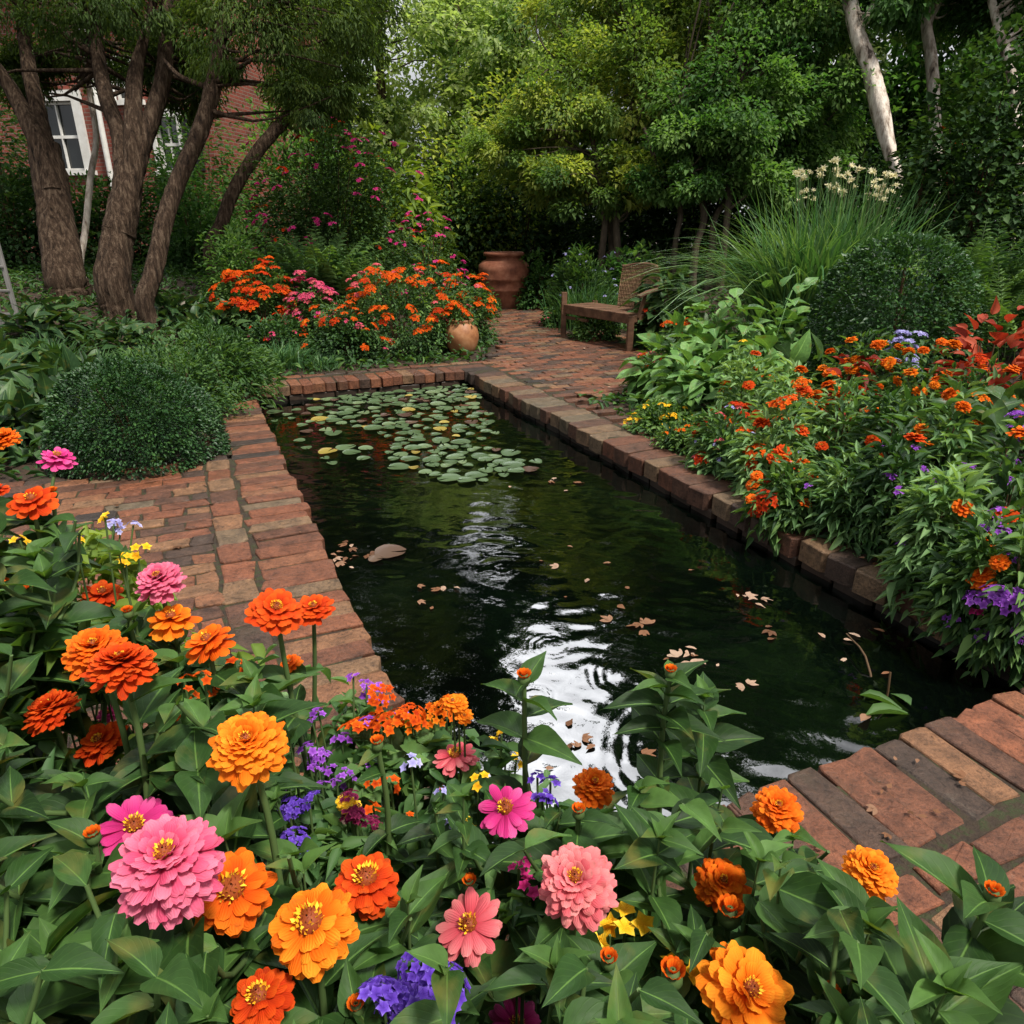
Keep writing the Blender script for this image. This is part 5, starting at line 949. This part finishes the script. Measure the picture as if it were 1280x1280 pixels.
# ---------------------------------------------------------------- on the water
def pad_mesh(seed,r,mat):
    g=rng(seed); n=26; th=np.linspace(.16,6.283-.16,n); mb=MB(); vs=[(0,0,.001)]; us_=[(0,0)]
    for f,zz in ((.55,.002),(.9,.003),(1.0,.006)):
        for t in th: rr=r*f*(1+.04*math.sin(3*t+seed)+.02*math.sin(7*t)); vs.append((rr*math.cos(t),rr*math.sin(t),zz+.004*f*math.sin(2*t+seed)*(f>.8))); us_.append((f,t))
    q=[(0,1+i,2+i,-1) for i in range(n-1)]+[(1+k*n+i,1+(k+1)*n+i,2+(k+1)*n+i,2+k*n+i) for k in range(2) for i in range(n-1)]
    mb.add(vs,q,g.uniform(.3,.8),us_); return mb.mesh('lily_pad',[mat])
PADS={k:[pad_mesh(900+i,.5,M[k]) for i in range(5)] for k in ('pad','padyellow','padbrown')}
g=rng(910); placed=[]
def in_poly(x,y,pl):
    c=False; j=len(pl)-1
    for i in range(len(pl)):
        if (pl[i][1]>y)!=(pl[j][1]>y) and x<(pl[j][0]-pl[i][0])*(y-pl[i][1])/(pl[j][1]-pl[i][1])+pl[i][0]: c=not c
        j=i
    return c
zones=[([(400,478),(470,478),(585,480),(600,500),(520,510),(430,505),(380,500)],95,'by the far coping'),([(400,505),(520,510),(605,505),(628,545),(560,560),(470,545),(420,530)],85,'in the middle of the far raft'),
       ([(330,500),(400,505),(440,540),(470,570),(430,590),(370,560),(340,530)],26,'on the left side of the raft'),([(480,555),(610,560),(670,575),(672,592),(600,606),(500,590)],52,'at the loose near fringe of the raft')]
for poly,cnt,where in zones:
    k=0; tr=0; xs=[p[0] for p in poly]; ys=[p[1] for p in poly]
    while k<cnt and tr<4000:
        tr+=1; px,py=g.uniform(min(xs),max(xs)),g.uniform(min(ys),max(ys))
        if not in_poly(px,py,poly): continue
        w=wpt(px,py); r=g.uniform(.035,.088); u,v=to_uv(w[0],w[1])
        if u<PU0+r or u>PU1-r or v>PV1-r: continue
        if any((w[0]-a)**2+(w[1]-b)**2<((r+c)*.80)**2 for a,b,c in placed): continue
        placed.append((w[0],w[1],r)); kind='pad' if g.random()<.86 else ('padyellow' if g.random()<.4 else 'padbrown')
        m=PADS[kind][g.integers(5)]; o=bpy.data.objects.new('lily_pad',m); C.objects.link(o)
        o.location=(w[0],w[1],WATER_Z+.005+.0035*(k%4)); o.scale=(2*r,2*r*g.uniform(.85,1),1); o.rotation_euler=(g.normal(0,.015),g.normal(0,.015),g.uniform(0,6.28))
        tag(o,{'pad':'round green lily pad floating ','padyellow':'yellowing lily pad floating ','padbrown':'browned dying lily pad floating '}[kind]+where,'lily pad','lily pads on the pond'); k+=1
for px,py,r,kd,lab in [(488,691,.085,'padbrown','large grey-brown pad beside the dead-leaf patch near the left coping'),(470,700,.04,'padbrown','small brown pad tucked against the large grey-brown one')]:
    w=wpt(px,py); o=bpy.data.objects.new('lily_pad',PADS[kd][1]); C.objects.link(o); o.location=(w[0],w[1],WATER_Z+.006); o.scale=(2*r,2*r,1); tag(o,lab,'lily pad','lily pads on the pond')
def dead_leaf(seed,broad):
    g=rng(seed); mb=MB(); tpl=leaf_tpl(5,2,p_oval if broad else p_lance,.10,.16,.10); n=1 if not broad else 3
    a=np.linspace(-.7,.7,n); scatter(mb,tpl,np.zeros((n,3)),np.stack([np.sin(a),np.cos(a),np.zeros(n)],1),np.array([[0,0,1.]]*n)+g.normal(0,.2,(n,3)),np.full(n,1.)*(1-.25*np.abs(a)),.42,np.full(n,.5)+g.normal(0,.05,n))
    return mb
def dl_mesh(seed,broad,tint):
    mb=dead_leaf(seed,broad); mb.t=[np.full_like(t,tint) for t in mb.t]; return mb.mesh('leaf',[M['dryleaf']])
DL={'tan':[dl_mesh(920+i,i%2==0,.9) for i in range(4)],'brown':[dl_mesh(930+i,i%2==0,.5) for i in range(4)],'rust':[dl_mesh(940+i,i%2==1,.2) for i in range(4)]}
def fallen(px,py,kd,L,label,group,water=True):
    w=wpt(px,py) if water else G(px,py); o=bpy.data.objects.new('fallen_leaf',DL[kd][g.integers(4)]); C.objects.link(o)
    o.location=(w[0],w[1],(WATER_Z+.006) if water else max(float(w[2]),0.006)+.004); o.scale=(L*g.uniform(.8,1.2),L,L*.45); o.rotation_euler=(g.normal(0,.12),g.normal(0,.12),g.uniform(0,6.28)); tag(o,label,'fallen leaf',group)
for cx,cy,sx,sy,n,kds,where in [(440,692,34,14,16,('rust','brown','tan'),'in the patch by the left coping'),(868,822,30,12,11,('tan','tan','brown'),'in the pale drift on the dark water'),(938,752,18,7,6,('tan',),'near the right wall beside the middle'),(800,780,8,8,5,('tan','brown'),'just above the pale drift'),
    (925,856,7,4,2,('tan',),'as a pale lobed leaf right of the pale drift'),(690,600,45,18,7,('tan','brown'),'below the lily pad raft'),(560,740,50,30,6,('brown','tan'),'near the left reflection of the sky'),(760,720,90,50,10,('tan','brown'),'in the open middle water'),(960,790,20,10,5,('rust','rust'),'as a rusty leaf near the right wall'),(720,930,40,20,9,('rust','brown'),'behind the tall zinnia stems'),(1080,820,80,30,6,('brown','tan'),'in the dark corner by the right wall')]:
    for k in range(n):
        kd=kds[g.integers(len(kds))]; fallen(g.normal(cx,sx*.55),g.normal(cy,sy*.55),kd,g.uniform(.03,.065),{'tan':'pale','brown':'brown','rust':'rust-red'}[kd]+' fallen leaf floating '+where,'fallen leaves on the water')
def litter(label,cx,cy,sx,sy,n,kds,L):
    for k in range(n):
        px,py=g.normal(cx,sx),g.normal(cy,sy); p=G(px,py); u,v=to_uv(p[0],p[1])
        if PU0-.02<u<PU1+.02 and PV0-.02<v<PV1+.02: continue
        kd=kds[g.integers(len(kds))]; fallen(px,py,kd,g.uniform(.6,1.2)*L,{'tan':'pale','brown':'brown','rust':'rust-red'}[kd]+' '+label,'fallen leaves on the bricks',False)
litter('fallen leaf on the mulch strip beside the right coping',1110,712,45,18,26,('rust','brown','brown','tan'),.035)
litter('fallen leaf on the near-right bricks',1120,1010,60,50,16,('rust','brown','brown'),.03)
litter('fallen leaf on the bricks of the left terrace',250,650,60,50,12,('brown','rust'),.035)
litter('fallen leaf on the far brick path',700,460,60,30,14,('brown','rust','tan'),.06)
# brown reed stalk standing in the water, fallen green blades in the near corner
w0=wpt(1108,878); w1=P(1058,792,np.linalg.norm(w0-np.array([0,0,CAM_H]))*.98)
t=thing('dead_reed','thin brown reed stalk leaning out of the dark water in the near corner','reed',(w0[0],w0[1],WATER_Z)); mb=MB(); e=w1-np.array(t.location); tube(mb,smooth_path([np.array([0,0,-.2])-e*.1,e*.5+np.array([.01,0,.01]),e],8),np.linspace(.006,.003,8),6); tube(mb,[(0,0,-.1),(-.004,.0,.05),(.0,.02,.12)],.004,6); mb.build('stem',M['stemred'],t)
for k,(px,py,L,az,lab) in enumerate([(1108,898,.20,.15,'long green blade-like leaf floating against the near coping'),(1095,872,.16,-.5,'curved thin green leaf behind the longest floating blade'),(1150,885,.09,1.9,'short broad green leaf at the right of the floating blades'),(1085,905,.07,.6,'small pinkish brown leaf beside the floating blades')]):
    w=wpt(px,py); mb=MB(); scatter(mb,L_LANCE,np.zeros((1,3)),np.array([[math.cos(az),math.sin(az),.08]]),np.array([[0,0,1.]]),L,L*.2 if k<2 else L*.45,.6); o=mb.build('floating_leaf',M['dryleaf' if k==3 else 'bush']); o.location=(w[0]-L*.4,w[1],WATER_Z+.012); tag(o,lab,'leaf','green leaves floating in the near corner')

# ---------------------------------------------------------------- foreground zinnias
def proj(p):
    p=np.atleast_2d(p)-np.array([0,0,CAM_H]); f=p[:,1]*cP-p[:,2]*sP; up=p[:,1]*sP+p[:,2]*cP
    return 640+F*p[:,0]/f, 640-F*up/f, f
ZN=[ # px, py, radius px, real diameter, kind, petals, label
 (40,626,31,.085,'low','p_red','flat red-orange zinnia at the left edge, highest of the near flowers'),
 (72,572,24,.085,'low','p_mag','ragged magenta zinnia beside the boxwood at the left edge'),
 (4,548,20,.085,'dense','p_orange','orange zinnia cut by the left edge above the flat red one'),
 (-2,612,14,.07,'low','p_red','small red zinnia half out of frame beside the flat red-orange one'),
 (199,726,34,.085,'dense','p_pink','pink zinnia with tan heart in front of the terrace bricks'),
 (215,774,34,.085,'low','p_amber','flat amber zinnia just below the pink one by the bricks'),
 (118,812,41,.085,'dense','p_orange','orange zinnia tucked behind the red-orange one at left'),
 (152,832,46,.085,'dense','p_red','full red-orange zinnia overlapping an orange one at left'),
 (260,802,36,.085,'low','p_orange','shallow orange zinnia with yellow tips before the terrace'),
 (345,762,38,.088,'flat','p_red','wide flat red-orange zinnia against the terrace, left of its twin'),
 (392,760,27,.075,'flat','p_red','narrower red-orange zinnia against the coping bricks'),
 (63,888,36,.08,'dense','p_red','round red-orange zinnia near the left edge'),
 (125,927,34,.08,'flat','p_red','deep red-orange zinnia with dark eye, below the round one'),
 (310,931,54,.092,'dense','p_amber','large bright amber-orange zinnia in the left middle'),
 (362,828,16,.05,'low','p_orange','small orange zinnia before the coping bricks'),
 (135,893,16,.05,'low','p_mag','small magenta zinnia between two red-orange ones'),
 (588,612+290,0,0,'','',''),
 (168,1032,46,.085,'single','p_mag','magenta zinnia with yellow centre behind the big pink one'),
 (210,1080,72,.105,'dome','p_pink','biggest zinnia, a full domed pink one at lower left'),
 (290,1112,58,.095,'semi','p_orange','orange zinnia with red-brown centre touching the biggest pink one'),
 (390,1156,61,.095,'semi','p_amber','orange zinnia with a large yellow-ringed centre, lower left'),
 (458,1102,48,.09,'semi','p_red','red-orange zinnia with yellow crest above the large-centred one'),
 (326,1247,44,.066,'semi','p_red','deep orange zinnia at the bottom left below the others'),
 (569,944,31,.08,'single','p_coral','coral-pink zinnia standing before the dark water'),
 (632,1011,40,.085,'single','p_mag','open magenta zinnia with dark red centre in the middle'),
 (587,1156,46,.082,'single','p_coral','coral zinnia with tall yellow centre, bottom middle'),
 (721,1104,55,.092,'dome','p_coral','full domed salmon-pink zinnia with yellow crest'),
 (903,1104,37,.075,'dense','p_orange','orange zinnia above an orange bud, right of the salmon one'),
 (972,1011,34,.075,'dense','p_orange','orange zinnia in front of the pond corner bricks'),
 (1088,1089,36,.072,'dense','p_amber','orange zinnia farthest right, over the near terrace bricks'),
 (934,1238,64,.10,'flat','p_amber','large loose orange zinnia at the bottom right'),
 (743,982,29,.075,'dense','p_orange','rust-orange zinnia seen from the side before the bright reflection'),
 (645,1282,37,.085,'single','p_mag','magenta zinnia cut by the bottom edge'),
 (128,742,27,.08,'low','p_red','dull orange zinnia in the leaves left of the pink one'),
 (62,960,0,0,'','',''),
]
ZN=[z for z in ZN if z[2]>0]
KEEP=np.array([(z[0],z[1],z[2],z[3]*F/(2*z[2])) for z in ZN])
NZ=len(KEEP); KEEP=np.vstack([KEEP,[(495,1236,46,.68),(377,1030,22,.95),(450,1020,26,.98),(405,935,40,1.15),(765,1172,28,.78),(488,905,28,1.2),(840,1222,16,.7),(911,1146,18,.82),(1008,1138,14,.8),(690,992,16,1.),(438,1004,16,.98),(642,1102,14,.85),(510,985,34,1.08)]])
TOPX=[-200,0,60,110,180,240,300,380,430,480,560,640,700,760,800,900,940,1000,1060,1130,1150,1180,1300]
TOPY=[520,545,600,640,700,770,800,800,850,885,905,925,955,960,960,965,1010,1030,1060,1080,1150,1330,1400]
def leaf_ok(p, d, L, n, own, free=False):
    """keeps a leaf from growing across a bloom or out over the pond"""
    d=nrm(d); s=nrm(np.cross(d,n)); ok=True
    pts=np.concatenate([[p+d*L*f+s*L*.16*k for k in (-1,0,1)] for f in (.15,.5,.8,1.)])
    x,y,f=proj(pts)
    for i,(a,b,r,dd) in enumerate(KEEP):
        if np.any((np.hypot(x-a,(y-b)*1.05)<r*(.93 if i!=own else .8))&(f<dd+.04)&(f>.1)): return False
    if not free and np.any(y<np.interp(x,TOPX,TOPY)): return False
    return not np.any(f<.33)
def zinnia_plant(label, head, base, seed, top_leaf=.05, bloom=None, own=-1, leaves=7, L=.105, free=False, spacing=.085, branch=2, name='zinnia', group='zinnias in the near bed', bud=None, mat='zin', width=.48, tilt=None):
    g=rng(seed); t=thing(name,label,'flower' if bloom or bud else 'plant',base,group); b=np.array(base,float); h=np.array(head,float)-b
    ms=MB(); ml=MB(); path=smooth_path([np.array([0,0,-.05]),h*np.array([.35,.35,.5])+g.normal(0,.008,3),h*np.array([.85,.85,.85])+g.normal(0,.005,3),h],14)
    tube(ms,path,np.linspace(.0055,.0034 if bloom or bud else .0010,14),7,.5)
    a0=g.uniform(0,3.14); Ltot=np.linalg.norm(h); P_=[];D_=[];N_=[];L_=[];T_=[]
    def pair(pt,k,sc,a):
        for s in (0,math.pi):
            az=a+s+g.normal(0,.25); el=g.uniform(.15,.75)-.05*k; d=np.array([math.cos(az)*math.cos(el),math.sin(az)*math.cos(el),math.sin(el)]); n=np.array([-math.cos(az)*math.sin(el),-math.sin(az)*math.sin(el),math.cos(el)])+g.normal(0,.22,3)
            l=L*sc*g.uniform(.8,1.15)
            if leaf_ok(pt+b,d-np.array([0,0,.22]),l,n,own,free): P_.append(pt);D_.append(d);N_.append(n);L_.append(l);T_.append(np.clip(.62-.06*k+g.normal(0,.2),0,1))
    for k in range(leaves):
        s=1-(top_leaf+k*spacing)/Ltot
        if s<.12: break
        f=s*13; i=int(f); pt=path[i]+(path[min(i+1,13)]-path[i])*(f-i); pair(pt,k,min(1,.55+.2*k),a0+k*1.57)
        if branch and k in (2,4) and k<leaves-1:
            az=a0+k*1.57+.8; e=pt+np.array([math.cos(az)*.09,math.sin(az)*.09,.10+.03*g.random()])
            x,y,f2=proj(e+b)
            qx,qy,qf=proj(np.linspace(0,1,7)[:,None]*(e-pt)+pt+b); clear=not any(np.any((np.hypot(qx-A_,qy-B_)<R_+4)&(qf<D_2+.04)) for A_,B_,R_,D_2 in KEEP)
            if clear and y[0]>np.interp(x[0],TOPX,TOPY)+15 and np.all(np.hypot(KEEP[:,0]-x[0],KEEP[:,1]-y[0])>KEEP[:,2]+12):
                br=smooth_path([pt,(pt+e)/2+np.array([math.cos(az)*.015,math.sin(az)*.015,-.01]),e],6); tube(ms,br,np.linspace(.0035,.0022,6),6); pair(br[-1],2,.6,az); pair(br[3],2,.7,az+1.5)
    if own<0 and not bud and len(P_)<7:
        bpy.data.objects.remove(t); return None
    if not bloom and not bud:
        for a,el in ((0,1.15),(3.14,1.05),(1.57,.85),(4.71,.9)):
            az=a0+a; d=np.array([math.cos(az)*math.cos(el),math.sin(az)*math.cos(el),math.sin(el)]); n=np.array([-math.cos(az)*math.sin(el),-math.sin(az)*math.sin(el),math.cos(el)])
            if leaf_ok(h+b,d,L*.4,n,own,free): P_.append(h-np.array([0,0,.004]));D_.append(d);N_.append(n);L_.append(L*(.30 if el>1 else .45));T_.append(.85)
    ms.build('stem',M['stem'],t)
    if P_: scatter(ml,L_BIG,np.array(P_),np.array(D_),np.array(N_),np.array(L_),np.array(L_)*width*np.exp(g.normal(0,.1,len(L_))),np.array(T_)); ml.build('leaves',M[mat],t)
    if bloom:
        kind,mt,D,sd=bloom; m=zinnia_head(sd,D*.95,kind,M[mt]); tl=tilt if tilt is not None else (g.normal(0,.16),g.normal(-.18,.14))
        nn=Vector((tl[0],tl[1],1)).normalized(); e=(nn.to_track_quat('Z','Y')@Matrix.Rotation(g.uniform(0,6.28),3,'Z').to_quaternion()).to_euler()
        o=child(m[0],'flower_head',t,h,e); child(m[1],'flower_centre',o)
    if bud:
        mb=MB(); r=bud; lathe(mb,[(.001,-.9*r),(.55*r,-.75*r),(.85*r,-.2*r),(.8*r,.35*r),(.6*r,.6*r),(.35*r,.85*r),(.001,.95*r)],12,.45); o=mb.build('bud',M['stem'],t); o.location=tuple(h)
        mp=MB(); n=12; a=np.arange(n)/n*6.283; scatter(mp,L_PETAL,np.stack([np.cos(a)*.4*r,np.sin(a)*.4*r,np.full(n,.35*r)],1),np.stack([np.cos(a)*.35,np.sin(a)*.35,np.ones(n)],1),np.stack([-np.cos(a),-np.sin(a),np.full(n,.3)],1),r*1.0,r*.5,g.uniform(.2,.8,n)); scatter(mp,L_PETAL,np.stack([np.cos(a)*.2*r,np.sin(a)*.2*r,np.full(n,.7*r)],1),np.stack([np.cos(a)*.15,np.sin(a)*.15,np.ones(n)],1),np.stack([-np.cos(a),-np.sin(a),np.full(n,.3)],1),r*.8,r*.42,g.uniform(.5,1,n)); mp.build('petals',M['p_orange'],o)
    return t
def soil_under(p, pull=.12):                          # stems lean a little from roots set inside the bed
    x,y=p[0],p[1]
    for k in range(40):
        if not paved(np.array(x),np.array(y)) and not (PU0-.15<to_uv(x,y)[0]<PU1+.2 and to_uv(x,y)[1]>PV0-.4): break
        x-=.02*U[0]*.3; y-=.02; 
    return np.array([x,y,float(terrain(x,y))])
for i,(px,py,r,D,kind,mt,lab) in enumerate(ZN):
    d=D*F/(2*r); h=P(px,py,d); g=rng(1000+i); b=soil_under(h+np.array([g.normal(0,.03),g.normal(-.03,.02),0]))
    zinnia_plant(lab,h,b,1000+i,bloom=(kind,mt,D,1100+i),own=i,leaves=8,L=.10+.015*g.random(),top_leaf=.055)
# budded and leafy stems that stand against the water
for k,(px,py,d,lab,free,bud,nl,sp,L) in enumerate([(655,850,.98,'upright budded zinnia stem against the bright reflection',True,.011,6,.075,.10),(838,842,.98,'tall leafy zinnia stem topped by a green tip against the water',True,.009,9,.045,.085),(880,870,1.08,'second leafy stem just right of the tall one before the water',True,None,8,.05,.085),
    (840,1222,.70,'opening orange bud low beside the large loose orange zinnia',False,.013,5,.07,.09),(1008,1138,.80,'closed green bud between two orange zinnias at right',False,.012,6,.06,.09),(911,1146,.82,'small half-open orange bud under the orange zinnia',False,.016,5,.06,.085),
    (700,1010,.95,'leafy stem left of the rust-orange zinnia',False,None,7,.055,.095),(800,985,.92,'leafy stem filling the gap below the tall one',False,None,7,.05,.10),(1240,1120,.66,'broad-leaved zinnia stem in the bottom right corner',True,.009,6,.06,.12),(1185,1235,.6,'lower leafy stem beside the bottom right corner',True,None,5,.06,.11),(1040,1010,.95,'short leafy stem right of the orange zinnia at the pond corner',False,None,6,.05,.08),(1120,1075,.86,'leafy stem cradling the rightmost orange zinnia',False,None,7,.05,.085)]):
    h=P(px,py,d); b=soil_under(h+np.array([0,-.03,0])); zinnia_plant(lab,h,b,1200+k,bud=bud,leaves=nl,L=L,free=free,spacing=sp,branch=0 if free else 1,top_leaf=.02)
# leafy zinnias not in bloom that fill the bed between the flowers
g=rng(1300); cnt=0; tr=0; spots=[]
while cnt<95 and tr<6000:
    tr+=1; px=g.uniform(-120,1150); ty=float(np.interp(px,TOPX,TOPY)); py=g.uniform(ty+10,1420)
    if px>1000 and py<1130: continue
    d=.56+max(0,(1300-py))/700*.62+g.uniform(-.04,.10); h=P(px,py,d)
    if h[2]>1.12 or h[2]<.45: continue
    if any((h[0]-a)**2+(h[1]-b)**2+(h[2]-c)**2<.085**2 for a,b,c in spots): continue
    if np.any(np.hypot(KEEP[:,0]-px,KEEP[:,1]-py)<KEEP[:,2]*.9): continue
    b=soil_under(h); ln_=np.array([h+(b-h)*np.array([.2+.8*f,.2+.8*f,1])*f for f in np.linspace(0,.8,16)]); sx,sy,sf=proj(ln_)
    if any(np.any((np.hypot(sx-a,sy-b_)<r+3)&(sf<dd+.05)) for a,b_,r,dd in KEEP): continue
    spots.append(tuple(h)); cnt+=1
    zone='by the left edge' if px<130 else 'between the pink and orange blooms at left' if px<480 else 'in the middle below the water' if px<850 else 'at the right by the near bricks'
    hasbud=cnt%6==0; zinnia_plant(('green-budded zinnia stem not yet open, ' if hasbud else 'leafy green zinnia stem without a flower, ')+zone,h,b,1400+cnt,leaves=8,L=(.055 if 340<px<640 and py<1060 else .075+.05*g.random()),spacing=.05,top_leaf=.03 if hasbud else .01,branch=1,bud=.009 if hasbud else None)
# little flowers among them
def posy(name,label,cat,px,py,d,fl,n,sp,sc,seed,leafn=160,L=.045,W=.016,mat='bush',tint=.55,lt=L_LANCE):
    g=rng(seed); h=P(px,py,d); b=soil_under(h+np.array([0,-.02,0])); t=thing(name,label,cat,b,'small flowers in the near bed'); hl=h-b; mb=MB(); ml=MB()
    for k in range(n):
        for _ in range(30):
            o=np.array([g.normal(0,sp),g.normal(0,sp),g.normal(0,sp*.6)]); x,y,f=proj(h+o)
            if y[0]>np.interp(x[0],TOPX,TOPY)-40 and np.all(np.hypot(KEEP[:NZ,0]-x[0],KEEP[:NZ,1]-y[0])>KEEP[:NZ,2]+6): break
        e=hl+o; m=fl[k%len(fl)]; tube(mb,smooth_path([(0,0,-.04),(e[0]*.6,e[1]*.6,e[2]*.6),e],6),.0018,5)
        q=child(m[0],'flower',t,e,(g.normal(.2,.3),g.normal(0,.3),g.uniform(0,6)),sc*g.uniform(.8,1.2))
        if m[1]: child(m[1],'flower_centre',q)
    mb.build('stem',M['stem'],t); pos=[];dr=[];nn=[];ls=[]
    for k in range(leafn):
        p=hl*np.array([1,1,1])+np.array([g.normal(0,sp*1.3),g.normal(0,sp*1.3),-abs(g.normal(.01,sp*2.2))-.015]); d_=rand_dir(g,1)[0]*np.array([1,1,.6]); n_=np.array([0,0,1.])+g.normal(0,.4,3)
        l=L*g.uniform(.7,1.3)
        if leaf_ok(p+b,d_,l,n_,-1): pos.append(p);dr.append(d_);nn.append(n_);ls.append(l)
    if pos: scatter(ml,lt,np.array(pos),np.array(dr),np.array(nn),np.array(ls),np.array(ls)*W/L,np.clip(g.normal(tint,.18,len(pos)),0,1)); ml.build('leaves',M[mat],t)
posy('verbena','small purple verbena heads left of the orange nasturtium','flower',405,935,1.15,FS('purple'),14,.055,.55,1500)
posy('verbena','lone purple verbena sprig against the coping bricks','flower',457,868,1.3,FS('purple'),4,.018,.7,1501,60)
posy('verbena','violet verbena cluster low between the amber zinnia and red one','flower',377,1030,.95,FU('violet'),4,.02,.45,1502,110)
posy('verbena','maroon verbena cluster beside a yellow flower','flower',450,1022,.98,FU('maroon'),5,.022,.4,1503,110)
posy('petunia','large blue-violet flower cluster at the bottom centre-left','flower',495,1236,.68,FU('violet'),8,.026,.55,1504,120)
posy('petunia','violet petals peeping under the magenta zinnia','flower',690,992,1.0,FS('violet'),4,.02,.6,1505,80)
posy('verbena','magenta sprig between the coral and salmon zinnias','flower',642,1102,.85,FS('mag'),3,.014,.55,1506,80)
posy('nasturtium','orange nasturtium blooms at the pond edge, left of the coral zinnia','flower',488,905,1.2,FU('orange'),5,.035,.6,1507,160,.05,.035,tint=.7,lt=L_SMALL)
posy('nasturtium','yellow nasturtium blooms beside the orange ones','flower',535,892,1.2,FU('amber'),4,.03,.5,1508,130,.05,.035,tint=.7,lt=L_SMALL)
posy('coreopsis','small yellow-orange daisies rising before the dark water','flower',578,905,1.1,FZ('amber'),3,.03,.38,1509,110)
posy('coreopsis','yellow flower in the leaves left of the maroon cluster','flower',438,1004,.98,FZ('yel'),2,.008,.36,1510,70)
posy('coreopsis','yellow star flowers below the salmon zinnia','flower',765,1172,.78,FS('yel'),4,.024,.75,1511,110,tint=.65)
posy('coreopsis','tiny orange flowers scattered behind the magenta zinnia','flower',510,985,1.08,FS('orange'),6,.05,.5,1512,200)
posy('verbena','scattered purple verbena between the amber zinnia and the coping','flower',440,920,1.2,FS('purple'),9,.05,.6,1520,150)
posy('verbena','pale violet sprigs left of the coral zinnia','flower',545,1000,1.0,FS('lav'),5,.04,.55,1521,130)
posy('coreopsis','tiny yellow flowers behind the open magenta zinnia','flower',600,965,1.08,FS('yel'),6,.05,.5,1522,160,mat='light')
posy('verbena','magenta sprigs in the leaves by the left edge','flower',30,760,1.2,FS('mag'),6,.06,.6,1523,200,mat='light')
posy('coreopsis','small orange buds and flowers beneath the shallow orange zinnia','flower',235,850,1.0,FS('orange'),6,.05,.55,1524,180,mat='light')
posy('verbena','tiny lilac flowers in the leaves by the terrace bricks','flower',135,655,1.4,FS('lav'),4,.03,.6,1513,160,mat='yell')
posy('coreopsis','yellow-green leafy sprigs with yellow flowers left of the pink zinnia','flower',150,690,1.25,FS('yel'),7,.07,.6,1514,300,.06,.02,mat='yell',tint=.45)
posy('coreopsis','tall yellow-leaved sprig beneath the flat red zinnia','flower',90,720,1.2,FS('orange'),5,.07,.6,1515,300,.06,.02,mat='yell',tint=.35)
# short filler foliage hides the soil under the near bed
g=rng(1600); mb=MB(); n=9000; u=g.uniform(-2.6,1.0,n); v=g.uniform(-.6,1.25,n); k=((v<.80)|(u<.25)); u,v=u[k],v[k]; n=len(u)
xy=np.stack([u*U[0]+v*V[0],u*U[1]+v*V[1]],1); z=g.uniform(.0,.42,n)*np.clip((1.02-u)/.25,0,1)
p=np.concatenate([xy,z[:,None]],1); x_,y_,f_=proj(p); k=(np.hypot(p[:,0],p[:,1])>.2)
scatter(mb,L_LANCE,p[k],rand_dir(g,k.sum())*np.array([1,1,.6]),np.array([0,0,1.])+rand_dir(g,k.sum())*.5,g.uniform(.06,.12,k.sum()),g.uniform(.02,.04,k.sum()),np.clip(g.normal(.35,.2,k.sum()),0,1))
o=mb.build('undergrowth',M['bush']); tag(o,kind='stuff'); o['label']='dense low leaves beneath the near zinnias'
